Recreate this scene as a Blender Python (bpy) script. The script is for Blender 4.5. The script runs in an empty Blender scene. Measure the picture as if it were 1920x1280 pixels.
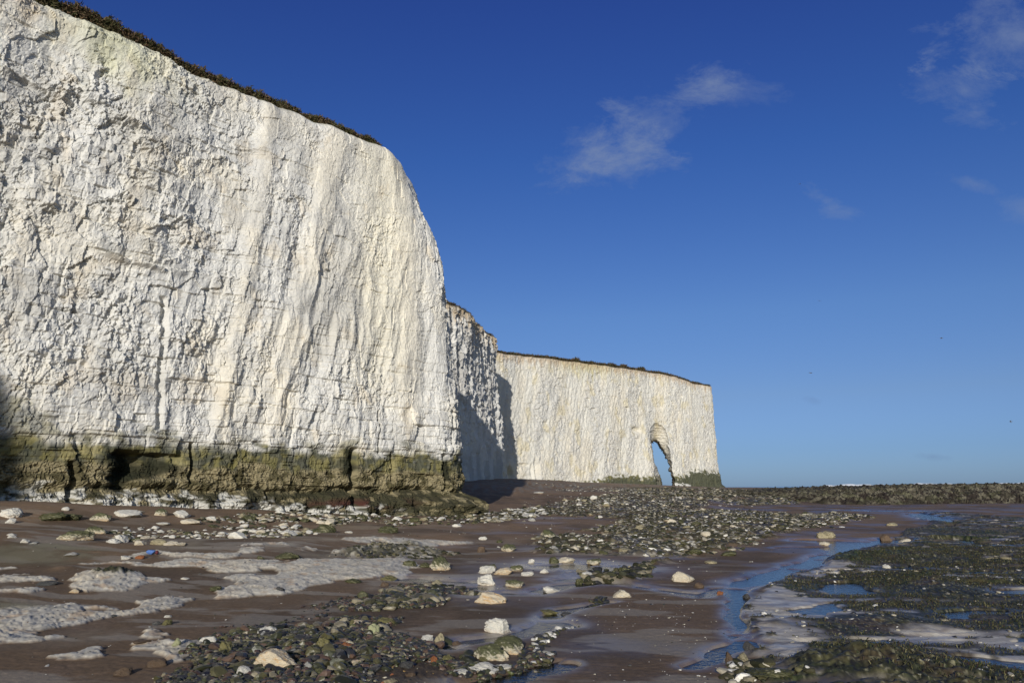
import bpy, math, random
import numpy as np
from mathutils import Vector, Matrix, Euler

S = bpy.context.scene
COL = S.collection
import time
from concurrent.futures import ThreadPoolExecutor
T0 = time.time()
rng = np.random.default_rng(7)
random.seed(7)
R = math.radians

# ------------------------------------------------------------------ camera
FPX = 1471.0
PITCH, ROLL = R(10.63), R(0.55)
EYE = 1.6
cam_d = bpy.data.cameras.new("camera")
cam_d.sensor_width = 23.5
cam_d.lens = 23.5 * FPX / 1920
cam_d.clip_start = 0.1
cam_d.clip_end = 20000
cam = bpy.data.objects.new("camera", cam_d)
COL.objects.link(cam)
cam.matrix_world = Matrix.Translation((0, 0, EYE)) @ Euler((R(90) + PITCH, 0, 0)).to_matrix().to_4x4() @ Matrix.Rotation(-ROLL, 4, 'Z')
S.camera = cam
CM = np.array(cam.matrix_world)[:3, :3]

# ------------------------------------------------------------------ light
SUN_EL, SUN_AZ = R(15.0), math.atan2(-0.12, -1.0)      # azimuth of the direction towards the sun
sd = Vector((math.sin(SUN_AZ) * math.cos(SUN_EL), math.cos(SUN_AZ) * math.cos(SUN_EL), math.sin(SUN_EL)))
sun_d = bpy.data.lights.new("sun", 'SUN')
sun_d.energy = 4.0
sun_d.angle = R(0.5)
sun_d.color = (1.0, 0.965, 0.905)
sun = bpy.data.objects.new("sun", sun_d)
COL.objects.link(sun)
sun.rotation_euler = sd.to_track_quat('Z', 'Y').to_euler()

W = bpy.data.worlds.new("World")
S.world = W
W.use_nodes = True
wn, wl = W.node_tree.nodes, W.node_tree.links
wn.clear()


def N(nodes, t, **kw):
    n = nodes.new(t)
    for k, v in kw.items():
        setattr(n, k, v)
    return n


def mth(nodes, links, op, a, b=None, c=None, clamp=False):
    n = nodes.new('ShaderNodeMath')
    n.operation = op
    n.use_clamp = clamp
    for i, v in enumerate((a, b, c)):
        if v is None:
            continue
        if isinstance(v, (int, float)):
            n.inputs[i].default_value = v
        else:
            links.new(v, n.inputs[i])
    return n.outputs[0]


out = N(wn, 'ShaderNodeOutputWorld')
bg = N(wn, 'ShaderNodeBackground')
bg.inputs[1].default_value = 0.10
sky = N(wn, 'ShaderNodeTexSky')
sky.sky_type = 'NISHITA'
sky.sun_disc = False
sky.sun_elevation = SUN_EL
sky.sun_rotation = SUN_AZ
sky.air_density = 1.0
sky.dust_density = 0.25
sky.ozone_density = 2.6
hs = N(wn, 'ShaderNodeHueSaturation')
hs.inputs['Saturation'].default_value = 1.04
hs.inputs['Value'].default_value = 0.8
wl.new(sky.outputs[0], hs.inputs['Color'])
tc = N(wn, 'ShaderNodeTexCoord')
sep = N(wn, 'ShaderNodeSeparateXYZ')
wl.new(tc.outputs['Generated'], sep.inputs[0])
# clear winter air: the Nishita sky made bluer, by elevation
ramp = N(wn, 'ShaderNodeValToRGB')
cr = ramp.color_ramp
STOPS = [(0.0, (.36, .60, 1.40)), (.044, (.40, .59, 1.20)), (.11, (.54, .64, 1.02)), (.211, (.57, .71, 1.09)), (.40, (.38, .60, 1.16)), (.556, (.34, .49, 1.15)), (.8, (.33, .45, 1.1))]
while len(cr.elements) < len(STOPS):
    cr.elements.new(.5)
for e_, (p_, c_) in zip(cr.elements, STOPS):
    e_.position = p_
    e_.color = tuple(v / 1.5 for v in c_) + (1,)
wl.new(sep.outputs[2], ramp.inputs[0])
tint = N(wn, 'ShaderNodeMix', data_type='RGBA', blend_type='MULTIPLY')
wl.new(mth(wn, wl, 'MULTIPLY_ADD', sep.outputs[1], 0.8, 0.75, clamp=True), tint.inputs[0])
wl.new(hs.outputs[0], tint.inputs[6])
wl.new(ramp.outputs[0], tint.inputs[7])
tsc = N(wn, 'ShaderNodeVectorMath', operation='SCALE')
wl.new(mth(wn, wl, 'MULTIPLY_ADD', mth(wn, wl, 'MULTIPLY_ADD', sep.outputs[1], 0.8, 0.75, clamp=True), 0.5, 1.0), tsc.inputs['Scale'])
wl.new(tint.outputs[2], tsc.inputs[0])
my = mth(wn, wl, 'MAXIMUM', sep.outputs[1], 0.05)
gx = mth(wn, wl, 'DIVIDE', sep.outputs[0], my)
gz = mth(wn, wl, 'DIVIDE', sep.outputs[2], my)
comb = N(wn, 'ShaderNodeCombineXYZ')
wl.new(gx, comb.inputs[0])
wl.new(gz, comb.inputs[1])
nz = N(wn, 'ShaderNodeTexNoise')
nz.inputs['Scale'].default_value = 13
nz.inputs['Detail'].default_value = 9
nz.inputs['Roughness'].default_value = 0.70
nz.inputs['Distortion'].default_value = 0.25
mp = N(wn, 'ShaderNodeMapping')
mp.inputs['Rotation'].default_value = (0, 0, R(-30))
mp.inputs['Scale'].default_value = (0.8, 1.3, 1)
wl.new(comb.outputs[0], mp.inputs[0])
wl.new(mp.outputs[0], nz.inputs['Vector'])
# thin wisps of cloud: (direction x/y, z/y, half-length, half-width, tilt, opacity)
CLOUDS = [(0.195, 0.490, 0.145, 0.055, 32, 0.36), (0.130, 0.445, 0.110, 0.065, 10, 0.36), (0.30, 0.535, 0.09, 0.035, 0, 0.25),
          (0.70, 0.615, 0.14, 0.07, 15, 0.45), (0.63, 0.535, 0.08, 0.055, -10, 0.38),
          (0.425, 0.374, 0.045, 0.022, -28, 0.42), (0.63, 0.395, 0.045, 0.014, -15, 0.3), (0.69, 0.36, 0.05, 0.025, -20, 0.3),
          (0.385, 0.108, 0.018, 0.006, -14, -0.2), (0.53, 0.035, 0.03, 0.005, -4, -0.2)]
acc = None
for cx, cz, ra, rb, tilt, op in CLOUDS:
    c_, s_ = math.cos(R(tilt)), math.sin(R(tilt))
    dx = mth(wn, wl, 'SUBTRACT', gx, cx)
    dz = mth(wn, wl, 'SUBTRACT', gz, cz)
    a = mth(wn, wl, 'ADD', mth(wn, wl, 'MULTIPLY', dx, c_ / ra), mth(wn, wl, 'MULTIPLY', dz, s_ / ra))
    b = mth(wn, wl, 'ADD', mth(wn, wl, 'MULTIPLY', dx, -s_ / rb), mth(wn, wl, 'MULTIPLY', dz, c_ / rb))
    r2 = mth(wn, wl, 'ADD', mth(wn, wl, 'MULTIPLY', a, a), mth(wn, wl, 'MULTIPLY', b, b))
    m = mth(wn, wl, 'SUBTRACT', 1.0, mth(wn, wl, 'SQRT', r2))
    m = mth(wn, wl, 'ADD', mth(wn, wl, 'MULTIPLY', m, 1.0), mth(wn, wl, 'MULTIPLY', mth(wn, wl, 'SUBTRACT', nz.outputs[0], 0.54), 3.4))
    m = mth(wn, wl, 'MULTIPLY', m, 0.9, clamp=True)
    fall = mth(wn, wl, 'MULTIPLY', mth(wn, wl, 'SUBTRACT', 2.3, r2), 0.9, clamp=True)
    m = mth(wn, wl, 'MULTIPLY', mth(wn, wl, 'MULTIPLY', m, fall), op)
    acc = m if acc is None else mth(wn, wl, 'ADD', acc, m)
front = mth(wn, wl, 'GREATER_THAN', sep.outputs[1], 0.1)
accp = mth(wn, wl, 'MULTIPLY', mth(wn, wl, 'MAXIMUM', acc, 0.0), front, clamp=True)
accn = mth(wn, wl, 'MULTIPLY', mth(wn, wl, 'MAXIMUM', mth(wn, wl, 'MULTIPLY', acc, -1.0), 0.0), front, clamp=True)
mx = N(wn, 'ShaderNodeMix', data_type='RGBA')
mx.inputs[7].default_value = (2.3, 2.9, 4.2, 1)
wl.new(accp, mx.inputs[0])
wl.new(tsc.outputs[0], mx.inputs[6])
mx2 = N(wn, 'ShaderNodeMix', data_type='RGBA')
mx2.inputs[7].default_value = (1.1, 1.5, 3.0, 1)
wl.new(accn, mx2.inputs[0])
wl.new(mx.outputs[2], mx2.inputs[6])
wl.new(mx2.outputs[2], bg.inputs[0])
wl.new(bg.outputs[0], out.inputs[0])

S.view_settings.view_transform = 'Standard'
S.view_settings.look = 'None'
S.view_settings.gamma = 1
S.view_settings.use_curve_mapping = False
S.view_settings.exposure = 0.0
S.render.engine = 'CYCLES'
S.cycles.max_bounces = 5
S.cycles.diffuse_bounces = 3


# ------------------------------------------------------------------ noise
def _h(ix, iy, iz, seed):
    with np.errstate(over='ignore'):
        h = (ix.astype(np.uint32) * np.uint32(374761393) + iy.astype(np.uint32) * np.uint32(668265263)
             + iz.astype(np.uint32) * np.uint32(2246822519) + np.uint32(seed * 3266489917 & 0xffffffff))
        h = (h ^ (h >> np.uint32(13))) * np.uint32(1274126177)
        h = (h ^ (h >> np.uint32(16))) * np.uint32(2654435761)
        h ^= h >> np.uint32(15)
    return h


def hr(ix, iy, seed, iz=None):
    z = np.zeros_like(ix) if iz is None else iz
    return _h(ix.astype(np.int64), iy.astype(np.int64), z.astype(np.int64), seed).astype(np.float64) / 4294967295.0


def noise2(x, y, seed=0):
    xi, yi = np.floor(x), np.floor(y)
    fx, fy = x - xi, y - yi
    ux, uy = fx * fx * fx * (fx * (fx * 6 - 15) + 10), fy * fy * fy * (fy * (fy * 6 - 15) + 10)

    def g(ox, oy):
        a = hr(xi + ox, yi + oy, seed) * 2 * np.pi
        return np.cos(a) * (fx - ox) + np.sin(a) * (fy - oy)
    a, b, c, d = g(0, 0), g(1, 0), g(0, 1), g(1, 1)
    return ((a + (b - a) * ux) * (1 - uy) + (c + (d - c) * ux) * uy) * 1.5


def fbm(x, y, o=4, seed=0, gain=0.5):
    t, a = 0, 1.0
    for i in range(o):
        t = t + a * noise2(x * 2 ** i + 17.3 * i, y * 2 ** i - 9.1 * i, seed + i)
        a *= gain
    return t


def vor(x, y, seed=0, jit=0.9):
    """cell random numbers, offset inside the cell, distance to the cell border"""
    xi, yi = np.floor(x), np.floor(y)
    b1 = np.full(x.shape, 9.0)
    b2 = np.full(x.shape, 9.0)
    cx = np.zeros_like(x)
    cy = np.zeros_like(x)
    dx = np.zeros_like(x)
    dy = np.zeros_like(x)
    for oy in (-1, 0, 1):
        for ox in (-1, 0, 1):
            X, Y = xi + ox, yi + oy
            px = X + 0.5 + (hr(X, Y, seed) - .5) * jit
            py = Y + 0.5 + (hr(X, Y, seed + 101) - .5) * jit
            d = np.hypot(x - px, y - py)
            m = d < b1
            b2 = np.where(m, b1, np.minimum(b2, d))
            b1 = np.where(m, d, b1)
            cx = np.where(m, X, cx)
            cy = np.where(m, Y, cy)
            dx = np.where(m, x - px, dx)
            dy = np.where(m, y - py, dy)
    return [hr(cx, cy, seed + k) for k in (7, 11, 13, 17)], dx, dy, b2 - b1


def facets(x, y, seed, tilt=1.0, jit=0.9):
    r, dx, dy, e = vor(x, y, seed, jit)
    return (r[0] - .5) + tilt * ((r[1] - .5) * dx * 2 + (r[2] - .5) * dy * 2), e, r[3]


def bricks(s, z, w, h, seed, tilt=0.6):
    """broken beds of rock: layers of height h cut by joints about w apart"""
    zz = z / h + 0.35 * noise2(s / (w * 7), z / (h * 9), seed)
    L = np.floor(zz)
    zz2 = zz
    fz = zz2 - L
    ww = w * (0.55 + 0.9 * hr(L, L * 0, seed + 3))
    ss = s / ww + hr(L, L * 0, seed + 5) * 31 + 0.12 * noise2(s / w * 1.3, z / h * 1.3, seed + 9)
    C = np.floor(ss)
    fs = ss - C
    r0, r1, r2 = hr(C, L, seed + 20), hr(C, L, seed + 21), hr(C, L, seed + 22)
    e = np.minimum(np.minimum(fs, 1 - fs) * ww, np.minimum(fz, 1 - fz) * h)
    return (r0 - .5) + tilt * ((r1 - .5) * (fs - .5) * 2 + (r2 - .5) * (fz - .5) * 2), e, r0


def ss(a, b, x):
    t = np.clip((x - a) / (b - a), 0, 1)
    return t * t * (3 - 2 * t)


def mixc(c, c2, m):
    return c * (1 - m[..., None]) + np.asarray(c2, float) * m[..., None]


# ------------------------------------------------------------------ beach height
EDGE = [  # x, y, height of the sand
    (-24, 18, 1.6), (-16.4, 25.6, 1.40), (-14.0, 28.2, 1.15), (-11.3, 31.4, .95), (-8.5, 34.3, .66), (-5.6, 37, .45), (-2.2, 39, .32),
    (-8, 20, .5), (-5, 26, .38), (-12, 18, .8), (-3, 32, .28), (0, 36, .25), (4, 44, .25), (0, 48, .45), (-4, 52, .85), (-5, 60, 1.45), (-6, 72, 2.1), (-5.6, 80, 2.45),
    (-3.6, 88, 2.65), (-1.5, 96, 2.85), (-1, 104, 2.85), (3, 113.5, 2.75), (10, 119.5, 2.5), (16, 125, 2.25), (24.8, 133, 1.85), (34, 141.5, 1.55), (38, 146, 1.45),
    (2, 62, .95), (6, 78, 1.35), (12, 95, 1.45), (20, 110, 1.45), (5, 55, .5), (12, 60, .45), (18, 75, .8), (30, 115, 1.25), (40, 130, 1.3), (60, 140, 1.2),
    (10, 48, .15), (18, 52, .1), (20, 60, .2), (30, 60, .0), (28, 66, .02), (40, 66, .0), (60, 66, .0), (30, 80, .5), (45, 90, .9), (60, 90, .9), (80, 90, .9), (40, 50, 0), (60, 40, 0),
    (0, 0, 0), (-4, 4, 0), (4, 4, 0), (-4, 10, .04), (0, 10, 0), (5, 10, 0), (10, 10, 0), (-9, 12, .25), (0, 20, .06), (6, 20, 0), (14, 20, 0), (22, 22, 0),
    (0, 28, .14), (8, 30, .03), (16, 30, 0), (26, 35, 0), (8, 38, .08), (16, 42, .02), (-20, 0, .7), (-12, 4, .35), (0, -20, 0), (20, -10, 0), (-20, -30, .8), (40, 0, 0),
    (-60, 60, 3), (-40, 100, 3), (100, 60, 0), (120, 100, .9), (60, 160, .5), (150, 160, .2), (-80, -60, 1), (100, -60, 0), (0, -80, 0), (-10, 160, 2.0), (100, 30, 0)]
EX = np.array(EDGE)


def hbase(x, y):
    x = np.asarray(x, float)
    y = np.asarray(y, float)
    num = np.zeros(np.broadcast(x, y).shape)
    den = np.zeros_like(num)
    sg = 1.6 + 0.055 * np.hypot(x, y)
    for ex, ey, ez in EX:
        w = 1.0 / (((x - ex) ** 2 + (y - ey) ** 2) / sg ** 2 + 0.6) ** 2.2
        num += w * ez
        den += w
    return num / den


_gx = np.arange(-90, 140.1, 1.0)
_gy = np.arange(-90, 200.1, 1.0)
_G = hbase(*np.meshgrid(_gx, _gy, indexing='ij'))


def hb(x, y):
    fx = np.clip((np.asarray(x, float) + 90), 0, len(_gx) - 1.001)
    fy = np.clip((np.asarray(y, float) + 90), 0, len(_gy) - 1.001)
    i, j = fx.astype(int), fy.astype(int)
    u, v = fx - i, fy - j
    return (_G[i, j] * (1 - u) + _G[i + 1, j] * u) * (1 - v) + (_G[i, j + 1] * (1 - u) + _G[i + 1, j + 1] * u) * v


def at(px, py):
    """the point of the beach seen at a pixel of the 1920 x 1280 photograph"""
    px = np.asarray(px, float)
    py = np.asarray(py, float)
    d = np.stack([(px - 960) / FPX, (640 - py) / FPX, -np.ones_like(px)], -1) @ CM.T
    t = np.full(px.shape, 2.0)
    done = np.zeros(px.shape, bool)
    for _ in range(900):
        p = d * t[..., None]
        below = (EYE + p[..., 2]) < hb(p[..., 0], p[..., 1])
        done |= below
        t = np.where(done, t, t * 1.006)
        if done.all() or t.min() > 400:
            break
    return d[..., 0] * t, d[..., 1] * t


def project(P):
    q = (np.asarray(P) - np.array([0, 0, EYE])) @ CM
    return 960 + FPX * q[..., 0] / -q[..., 2], 640 - FPX * q[..., 1] / -q[..., 2]


# ------------------------------------------------------------------ meshes and materials
def new_mesh(name, V, F, cols=None, smooth=False):
    V = np.asarray(V, np.float32)
    F = np.asarray(F, np.int32)
    me = bpy.data.meshes.new(name)
    k = F.shape[1]
    me.vertices.add(len(V))
    me.vertices.foreach_set('co', V.ravel())
    me.loops.add(len(F) * k)
    me.loops.foreach_set('vertex_index', F.ravel())
    me.polygons.add(len(F))
    me.polygons.foreach_set('loop_start', np.arange(0, len(F) * k, k, dtype=np.int32))
    me.polygons.foreach_set('loop_total', np.full(len(F), k, np.int32))
    me.polygons.foreach_set('use_smooth', np.full(len(F), smooth, bool))
    me.update(calc_edges=True)
    for nm, c in (cols or {}).items():
        at_ = me.color_attributes.new(nm, 'FLOAT_COLOR', 'POINT')
        c = np.asarray(c, np.float32)
        if c.ndim == 1:
            c = np.stack([c] * 3, -1)
        a = np.ones((len(V), 4), np.float32)
        a[:, :3] = c.reshape(len(V), 3)
        at_.data.foreach_set('color', a.ravel())
    return me


def link(name, me, mat=None, parent=None, **tags):
    o = bpy.data.objects.new(name, me)
    COL.objects.link(o)
    if mat:
        me.materials.append(mat)
    if parent:
        o.parent = parent
    for k, v in tags.items():
        o[k] = v
    return o


def grid_faces(nu, nv, keep=None):
    i = np.arange(nu - 1)[:, None] * nv + np.arange(nv - 1)[None, :]
    F = np.stack([i, i + nv, i + nv + 1, i + 1], -1).reshape(-1, 4)
    return F if keep is None else F[keep.ravel()]


def rock_mat(name, rough=0.85, bump=0.5, s1=9.0, s2=60.0, var=0.22, dist=0.02, attr='col', wet=False, spec=0.25):
    m = bpy.data.materials.new(name)
    m.use_nodes = True
    n, l = m.node_tree.nodes, m.node_tree.links
    p = n['Principled BSDF']
    p.inputs['Roughness'].default_value = rough
    p.inputs['Specular IOR Level'].default_value = spec
    a = N(n, 'ShaderNodeAttribute', attribute_name=attr)
    tcn = N(n, 'ShaderNodeTexCoord')
    n1 = N(n, 'ShaderNodeTexNoise')
    n1.inputs['Scale'].default_value = s1
    n1.inputs['Detail'].default_value = 8
    n1.inputs['Roughness'].default_value = 0.65
    l.new(tcn.outputs['Object'], n1.inputs['Vector'])
    n2 = N(n, 'ShaderNodeTexNoise')
    n2.inputs['Scale'].default_value = s2
    n2.inputs['Detail'].default_value = 4
    l.new(tcn.outputs['Object'], n2.inputs['Vector'])
    sm = mth(n, l, 'ADD', mth(n, l, 'MULTIPLY', n1.outputs[0], 0.6), mth(n, l, 'MULTIPLY', n2.outputs[0], 0.4))
    f = mth(n, l, 'ADD', mth(n, l, 'MULTIPLY', mth(n, l, 'SUBTRACT', sm, 0.5), var * 4), 1.0)
    vm = N(n, 'ShaderNodeVectorMath', operation='SCALE')
    l.new(a.outputs['Color'], vm.inputs[0])
    l.new(f, vm.inputs['Scale'])
    l.new(vm.outputs[0], p.inputs['Base Color'])
    b = N(n, 'ShaderNodeBump')
    b.inputs['Strength'].default_value = bump
    b.inputs['Distance'].default_value = dist
    l.new(sm, b.inputs['Height'])
    l.new(b.outputs[0], p.inputs['Normal'])
    if wet:
        w = N(n, 'ShaderNodeAttribute', attribute_name='wet')
        wsep = w.outputs['Fac']
        rr = mth(n, l, 'MULTIPLY_ADD', wsep, -(rough - 0.14), rough)
        l.new(rr, p.inputs['Roughness'])
        l.new(mth(n, l, 'MULTIPLY_ADD', wsep, 0.5, spec), p.inputs['Specular IOR Level'])
        l.new(mth(n, l, 'MULTIPLY_ADD', wsep, -bump * 0.75, bump), b.inputs['Strength'])
    return m


M_CHALK = rock_mat('chalk', 0.9, 0.6, 6.0, 40.0, 0.10, 0.035)
M_CHALK_FAR = rock_mat('chalk_distant', 0.9, 0.6, 1.6, 9.0, 0.10, 0.12)
M_BEACH = rock_mat('beach', 0.85, 0.7, 16.0, 110.0, 0.26, 0.012, wet=True, spec=0.18)
M_STONE = rock_mat('stone', 0.75, 0.9, 3.5, 16.0, 0.30, 0.03, spec=0.3)
M_COBBLE = rock_mat('cobble', 0.7, 0.5, 12.0, 60.0, 0.35, 0.01, spec=0.3)
M_PEBBLE = rock_mat('pebble', 0.42, 0.4, 30.0, 140.0, 0.30, 0.006, spec=0.5)
M_REEF = rock_mat('reef_rock', 0.8, 0.8, 3.0, 14.0, 0.35, 0.06)
M_WEED = rock_mat('weed', 0.6, 0.5, 12.0, 80.0, 0.3, 0.01, spec=0.4)
M_SCRUB = rock_mat('scrub_leaf', 0.8, 0.1, 3.0, 40.0, 0.3, 0.01)

CHALK = np.array([.645, .625, .575])


def catmull(P, n=40):
    P = np.asarray(P, float)
    P = np.vstack([2 * P[0] - P[1], P, 2 * P[-1] - P[-2]])
    o = []
    for i in range(1, len(P) - 2):
        a, b, c, d = P[i - 1:i + 3]
        t = np.linspace(0, 1, n, endpoint=False)[:, None]
        o.append(.5 * ((2 * b) + (-a + c) * t + (2 * a - 5 * b + 4 * c - d) * t * t + (-a + 3 * b - 3 * c + d) * t ** 3))
    o.append(P[-2][None])
    return np.vstack(o)


def sweep(path, zones, zrows, ztop, setback, disp, tiltfix=None):
    """A cliff: plan curve (outward normal on its right side) swept up zrows; disp(s, z, ...) pushes it outwards.
    zones: list of (s0, s1, step)."""
    C = catmull(path)
    seg = np.hypot(*np.diff(C, axis=0).T)
    arc = np.r_[0, np.cumsum(seg)]
    return C, arc


def curve_fn(path):
    C = catmull(path)
    arc = np.r_[0, np.cumsum(np.hypot(*np.diff(C, axis=0).T))]
    T = np.gradient(C, arc, axis=0)
    # smooth the tangents a little so that neighbouring normals never cross
    k = np.ones(15) / 15
    T = np.stack([np.convolve(np.pad(T[:, i], 7, 'edge'), k, 'valid') for i in (0, 1)], -1)
    T /= np.linalg.norm(T, axis=1)[:, None]

    def f(s):
        x = np.interp(s, arc, C[:, 0])
        y = np.interp(s, arc, C[:, 1])
        tx = np.interp(s, arc, T[:, 0])
        ty = np.interp(s, arc, T[:, 1])
        q = np.hypot(tx, ty)
        return x, y, ty / q, -tx / q
    return f, arc[-1], C, arc


def s_of_pixel(C, arc, px, z, lo=0, hi=1e9):
    u, _ = project(np.c_[C, np.full(len(C), z)])
    ok = (arc >= lo) & (arc <= hi) & (C[:, 1] > 3)
    i = np.argmin(np.where(ok, abs(u - px), 1e9))
    return arc[i]


# ------------------------------------------------------------------ near cliff
NEAR = [(-70, -80), (-45, -62), (-26, -44), (-21.5, -33), (-22.6, -26), (-29, -18), (-34, -9), (-34, 0), (-29.5, 9.5), (-22.5, 18.6),
        (-16.0, 26.0), (-11.6, 31.0), (-6.9, 36.0), (-4.6, 38.3), (-2.95, 40.5), (-2.9, 43.2), (-5, 47), (-10, 52), (-20, 56), (-45, 60)]
fN, LN, CN, aN = curve_fn(NEAR)
sL = s_of_pixel(CN, aN, -30, 3, 60)
sNose = aN[np.argmin(np.hypot(CN[:, 0] + 2.9, CN[:, 1] - 41.5))]
print('near s', sL, sNose, LN)
sv = np.r_[np.arange(0, sL - 12, 0.6), np.arange(sL - 12, sL - 1.5, 0.2), np.arange(sL - 1.5, sNose + 0.6, 0.042), np.arange(sNose + .6, sNose + 6, .12), np.arange(sNose + 6, LN, 0.6)]
HT = 20.1
tv = np.r_[np.linspace(-0.6, HT - 0.9, 470), ]
na = 26
tt = np.r_[tv, HT - 0.9 + 1.3 * np.linspace(0, 1, na + 1)[1:]]     # the last rows run over the rim
Sg, Tg = np.meshgrid(sv, tt, indexing='ij')
bx, by, nx, ny = fN(Sg)
nosew = np.exp(-((Sg - sNose) / 3.2) ** 2)
topz = HT + 0.25 * noise2(Sg / 5, Sg * 0, 5) + 0.12 * noise2(Sg / 1.3, Sg * 0, 6) - 0.3 * nosew + 1.1 * ss(-10, -26, Sg - sNose)
roll = np.clip((Tg - (HT - 0.9)) / 1.3, 0, 1)
Zg = np.where(Tg <= HT - 0.9, -0.6 + (Tg + 0.6) / (HT - 0.3) * (topz + 0.6 - 0.9), topz - 0.9 + 0.9 * np.sin(roll * np.pi / 2))
zc = np.clip(Zg, 0, 20)
inset = 2.3 * (zc / 20) ** 1.5 * (1 - .28 * nosew) + nosew * 2.5 * ss(11, 20.5, zc) ** 2 + 1.1 * (1 - np.cos(roll * np.pi / 2)) * 1.0
lowz = 3.38 + 0.07 * noise2(Sg / 3, Sg * 0, 11) + .24 * (hr(np.floor(Sg / 1.3 + .3 * noise2(Sg / 3, Sg * 0, 17)), Sg * 0, 16) - .5) - 0.013 * (Sg - sNose)   # foot line of the clean chalk
s0 = Sg - sNose      # 0 at the nose, negative to the left
# weights of texture regions
up = ss(9, 15, zc)
leftw = ss(-9, -16, s0)
rough = 0.30 + 0.45 * leftw * ss(5, 11, zc) + 0.10 * (1 - up) + 0.35 * fbm(Sg / 4, Zg / 6, 2, 60)
pill = np.zeros_like(Sg)
for a0, a1, wd in ((-7.4, -11.8, .7), (-3.4, -4.4, .9), (-11.0, -14.0, .4)):
    pill = np.maximum(pill, np.exp(-(np.abs(s0 + .15 * noise2(Zg / 1.5, Zg * 0 + a0, 66) - (a0 + (a1 - a0) * np.clip((20 - zc) / 18, 0, 1))) / wd) ** 3) * ss(3, 5, zc))
rough *= 1 - .8 * pill
rough *= 1 - 0.6 * np.exp(-((s0 + 7.2 - .30 * (zc - 12)) / 0.9) ** 2) * ss(6, 12, zc)
rough = np.clip(rough, 0.12, 1.3)
sh = s0 - 0.23 * (zc - 10)
D = 0.36 * fbm(Sg / 7, Zg / 14, 3, 1)
# buttresses and gullies running down the face
ribw = 0.25 + 0.75 * np.exp(-((s0 + 9) / 5.5) ** 2) * ss(15.5, 11, zc) * ss(2.5, 5, zc)
rb = 1 - np.abs(noise2(sh / 1.25 + .13 * noise2(Sg / 1.2, Zg / 1.2, 31), Zg / 5, 2)) * 2
D += 0.15 * ribw * (rb - 0.4)
rb2 = 1 - np.abs(noise2(sh / .5 + .15 * noise2(Sg, Zg, 32), Zg / 2.2, 3)) * 2
D += 0.06 * ribw * (rb2 - 0.4)
# broken rock
wx = Sg + 0.18 * noise2(Sg / 1.1, Zg / 1.1, 40) + .04 * noise2(Sg / .3, Zg / .3, 41) - .12 * (zc - 10)
wz = Zg + 0.16 * noise2(Sg / 1.1, Zg / 1.1, 42) + .04 * noise2(Sg / .3, Zg / .3, 43)
f1, e1, q1 = facets(wx / 1.15, wz / 1.25, 50, 1.2)
f2, e2, q2 = facets(wx / 0.52, wz / 0.62, 51, 1.3)
f3, e3, q3 = facets(wx / 0.23, wz / 0.27, 52, 1.3)
D += .16 * pill
f4, e4, q4 = facets(wx / 0.125, wz / 0.14, 54, 1.3)
vmask = ss(.1, .5, fbm(Sg / 3.5 + 3, Zg / 2.6, 3, 61) + 0.35 * leftw)
k1, ke1, kq1 = bricks(sh + .1 * noise2(Sg, Zg, 44), Zg + .1 * noise2(Sg / .9, Zg / 2, 45), .62, 1.05, 73, .9)
k2, ke2, kq2 = bricks(Sg - .1 * (zc - 10) + .06 * noise2(Sg / .4, Zg / .4, 46), Zg + .06 * noise2(Sg / .5, Zg, 47), .30, .42, 74, 1.0)
calm = ss(-.35, .45, fbm(Sg / 3.0 + 7, Zg / 4.2, 3, 62) + .12)      # broad quiet and broken areas
fine = .18 + .95 * calm
D += (.45 + .6 * rough) * .09 * k1 + rough * .10 * k2 * fine
D += rough * (0.11 * f1 + 0.11 * f2 * (.3 + vmask) * fine + 0.06 * f3 * (.4 + vmask) * fine) + (.012 + .03 * vmask * fine) * f4 * (1 - .6 * pill)
b1, be1, bq1 = bricks(Sg, Zg + .03 * s0, 1.3, 0.78, 70)
b2, be2, bq2 = bricks(Sg, Zg + .03 * s0, 0.5, 0.31, 71)
bm = ss(9.5, 4.5, zc) * .8 + 0.55 * leftw * ss(17, 14, zc) * ss(.0, .4, fbm(Sg / 4, Zg / 1.8, 3, 63)) + .25 * ribw
bm = np.clip(bm, 0, 1)
D += bm * (0.17 * b1 + 0.06 * b2)
D -= bm * (0.08 * ss(.04, 0, be1) * (bq1 > .45) + 0.05 * ss(.04, 0, be2) * (bq2 > .55))
# fine level bedding cracks over the whole face
for hbed, ab, sdb in ((.92, .05, 140), (.41, .03, 150)):
    zb = (Zg + .03 * s0 + .05 * noise2(Sg / 2.5, Zg / 3, sdb)) / hbed
    fb = np.abs(zb - np.round(zb)) * hbed
    mb = ss(.0, .25, noise2(Sg / 1.1, np.round(zb) * 7.3, sdb + 1) - .02 + .25 * ss(.3, -.3, Zg - 8) * 0)
    D -= ab * ss(.045, .01, fb) * mb * (1 - .5 * pill)
# dark ledgy bands
lay = Zg / .62 + .7 * noise2(Sg / 4, Zg / 3, 80) + .15 * noise2(Sg / .8, Zg / .8, 83) + .04 * s0
lf = lay - np.floor(lay)
lm = leftw * ss(.05, .45, fbm(Sg / 4.5, Zg / 2.2, 3, 64)) * ss(8, 10, zc) * ss(18.5, 16, zc)
D += lm * (0.34 * lf ** 1.5 * (.2 + hr(np.floor(lay), np.floor(Sg / 1.7 + .5 * noise2(Sg, Zg, 82)), 81)))
D += 0.03 * fbm(Sg / .35, Zg / .35, 3, 90) * rough * fine
D += 0.012 * fbm(Sg / .12, Zg / .16, 2, 95)
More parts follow.
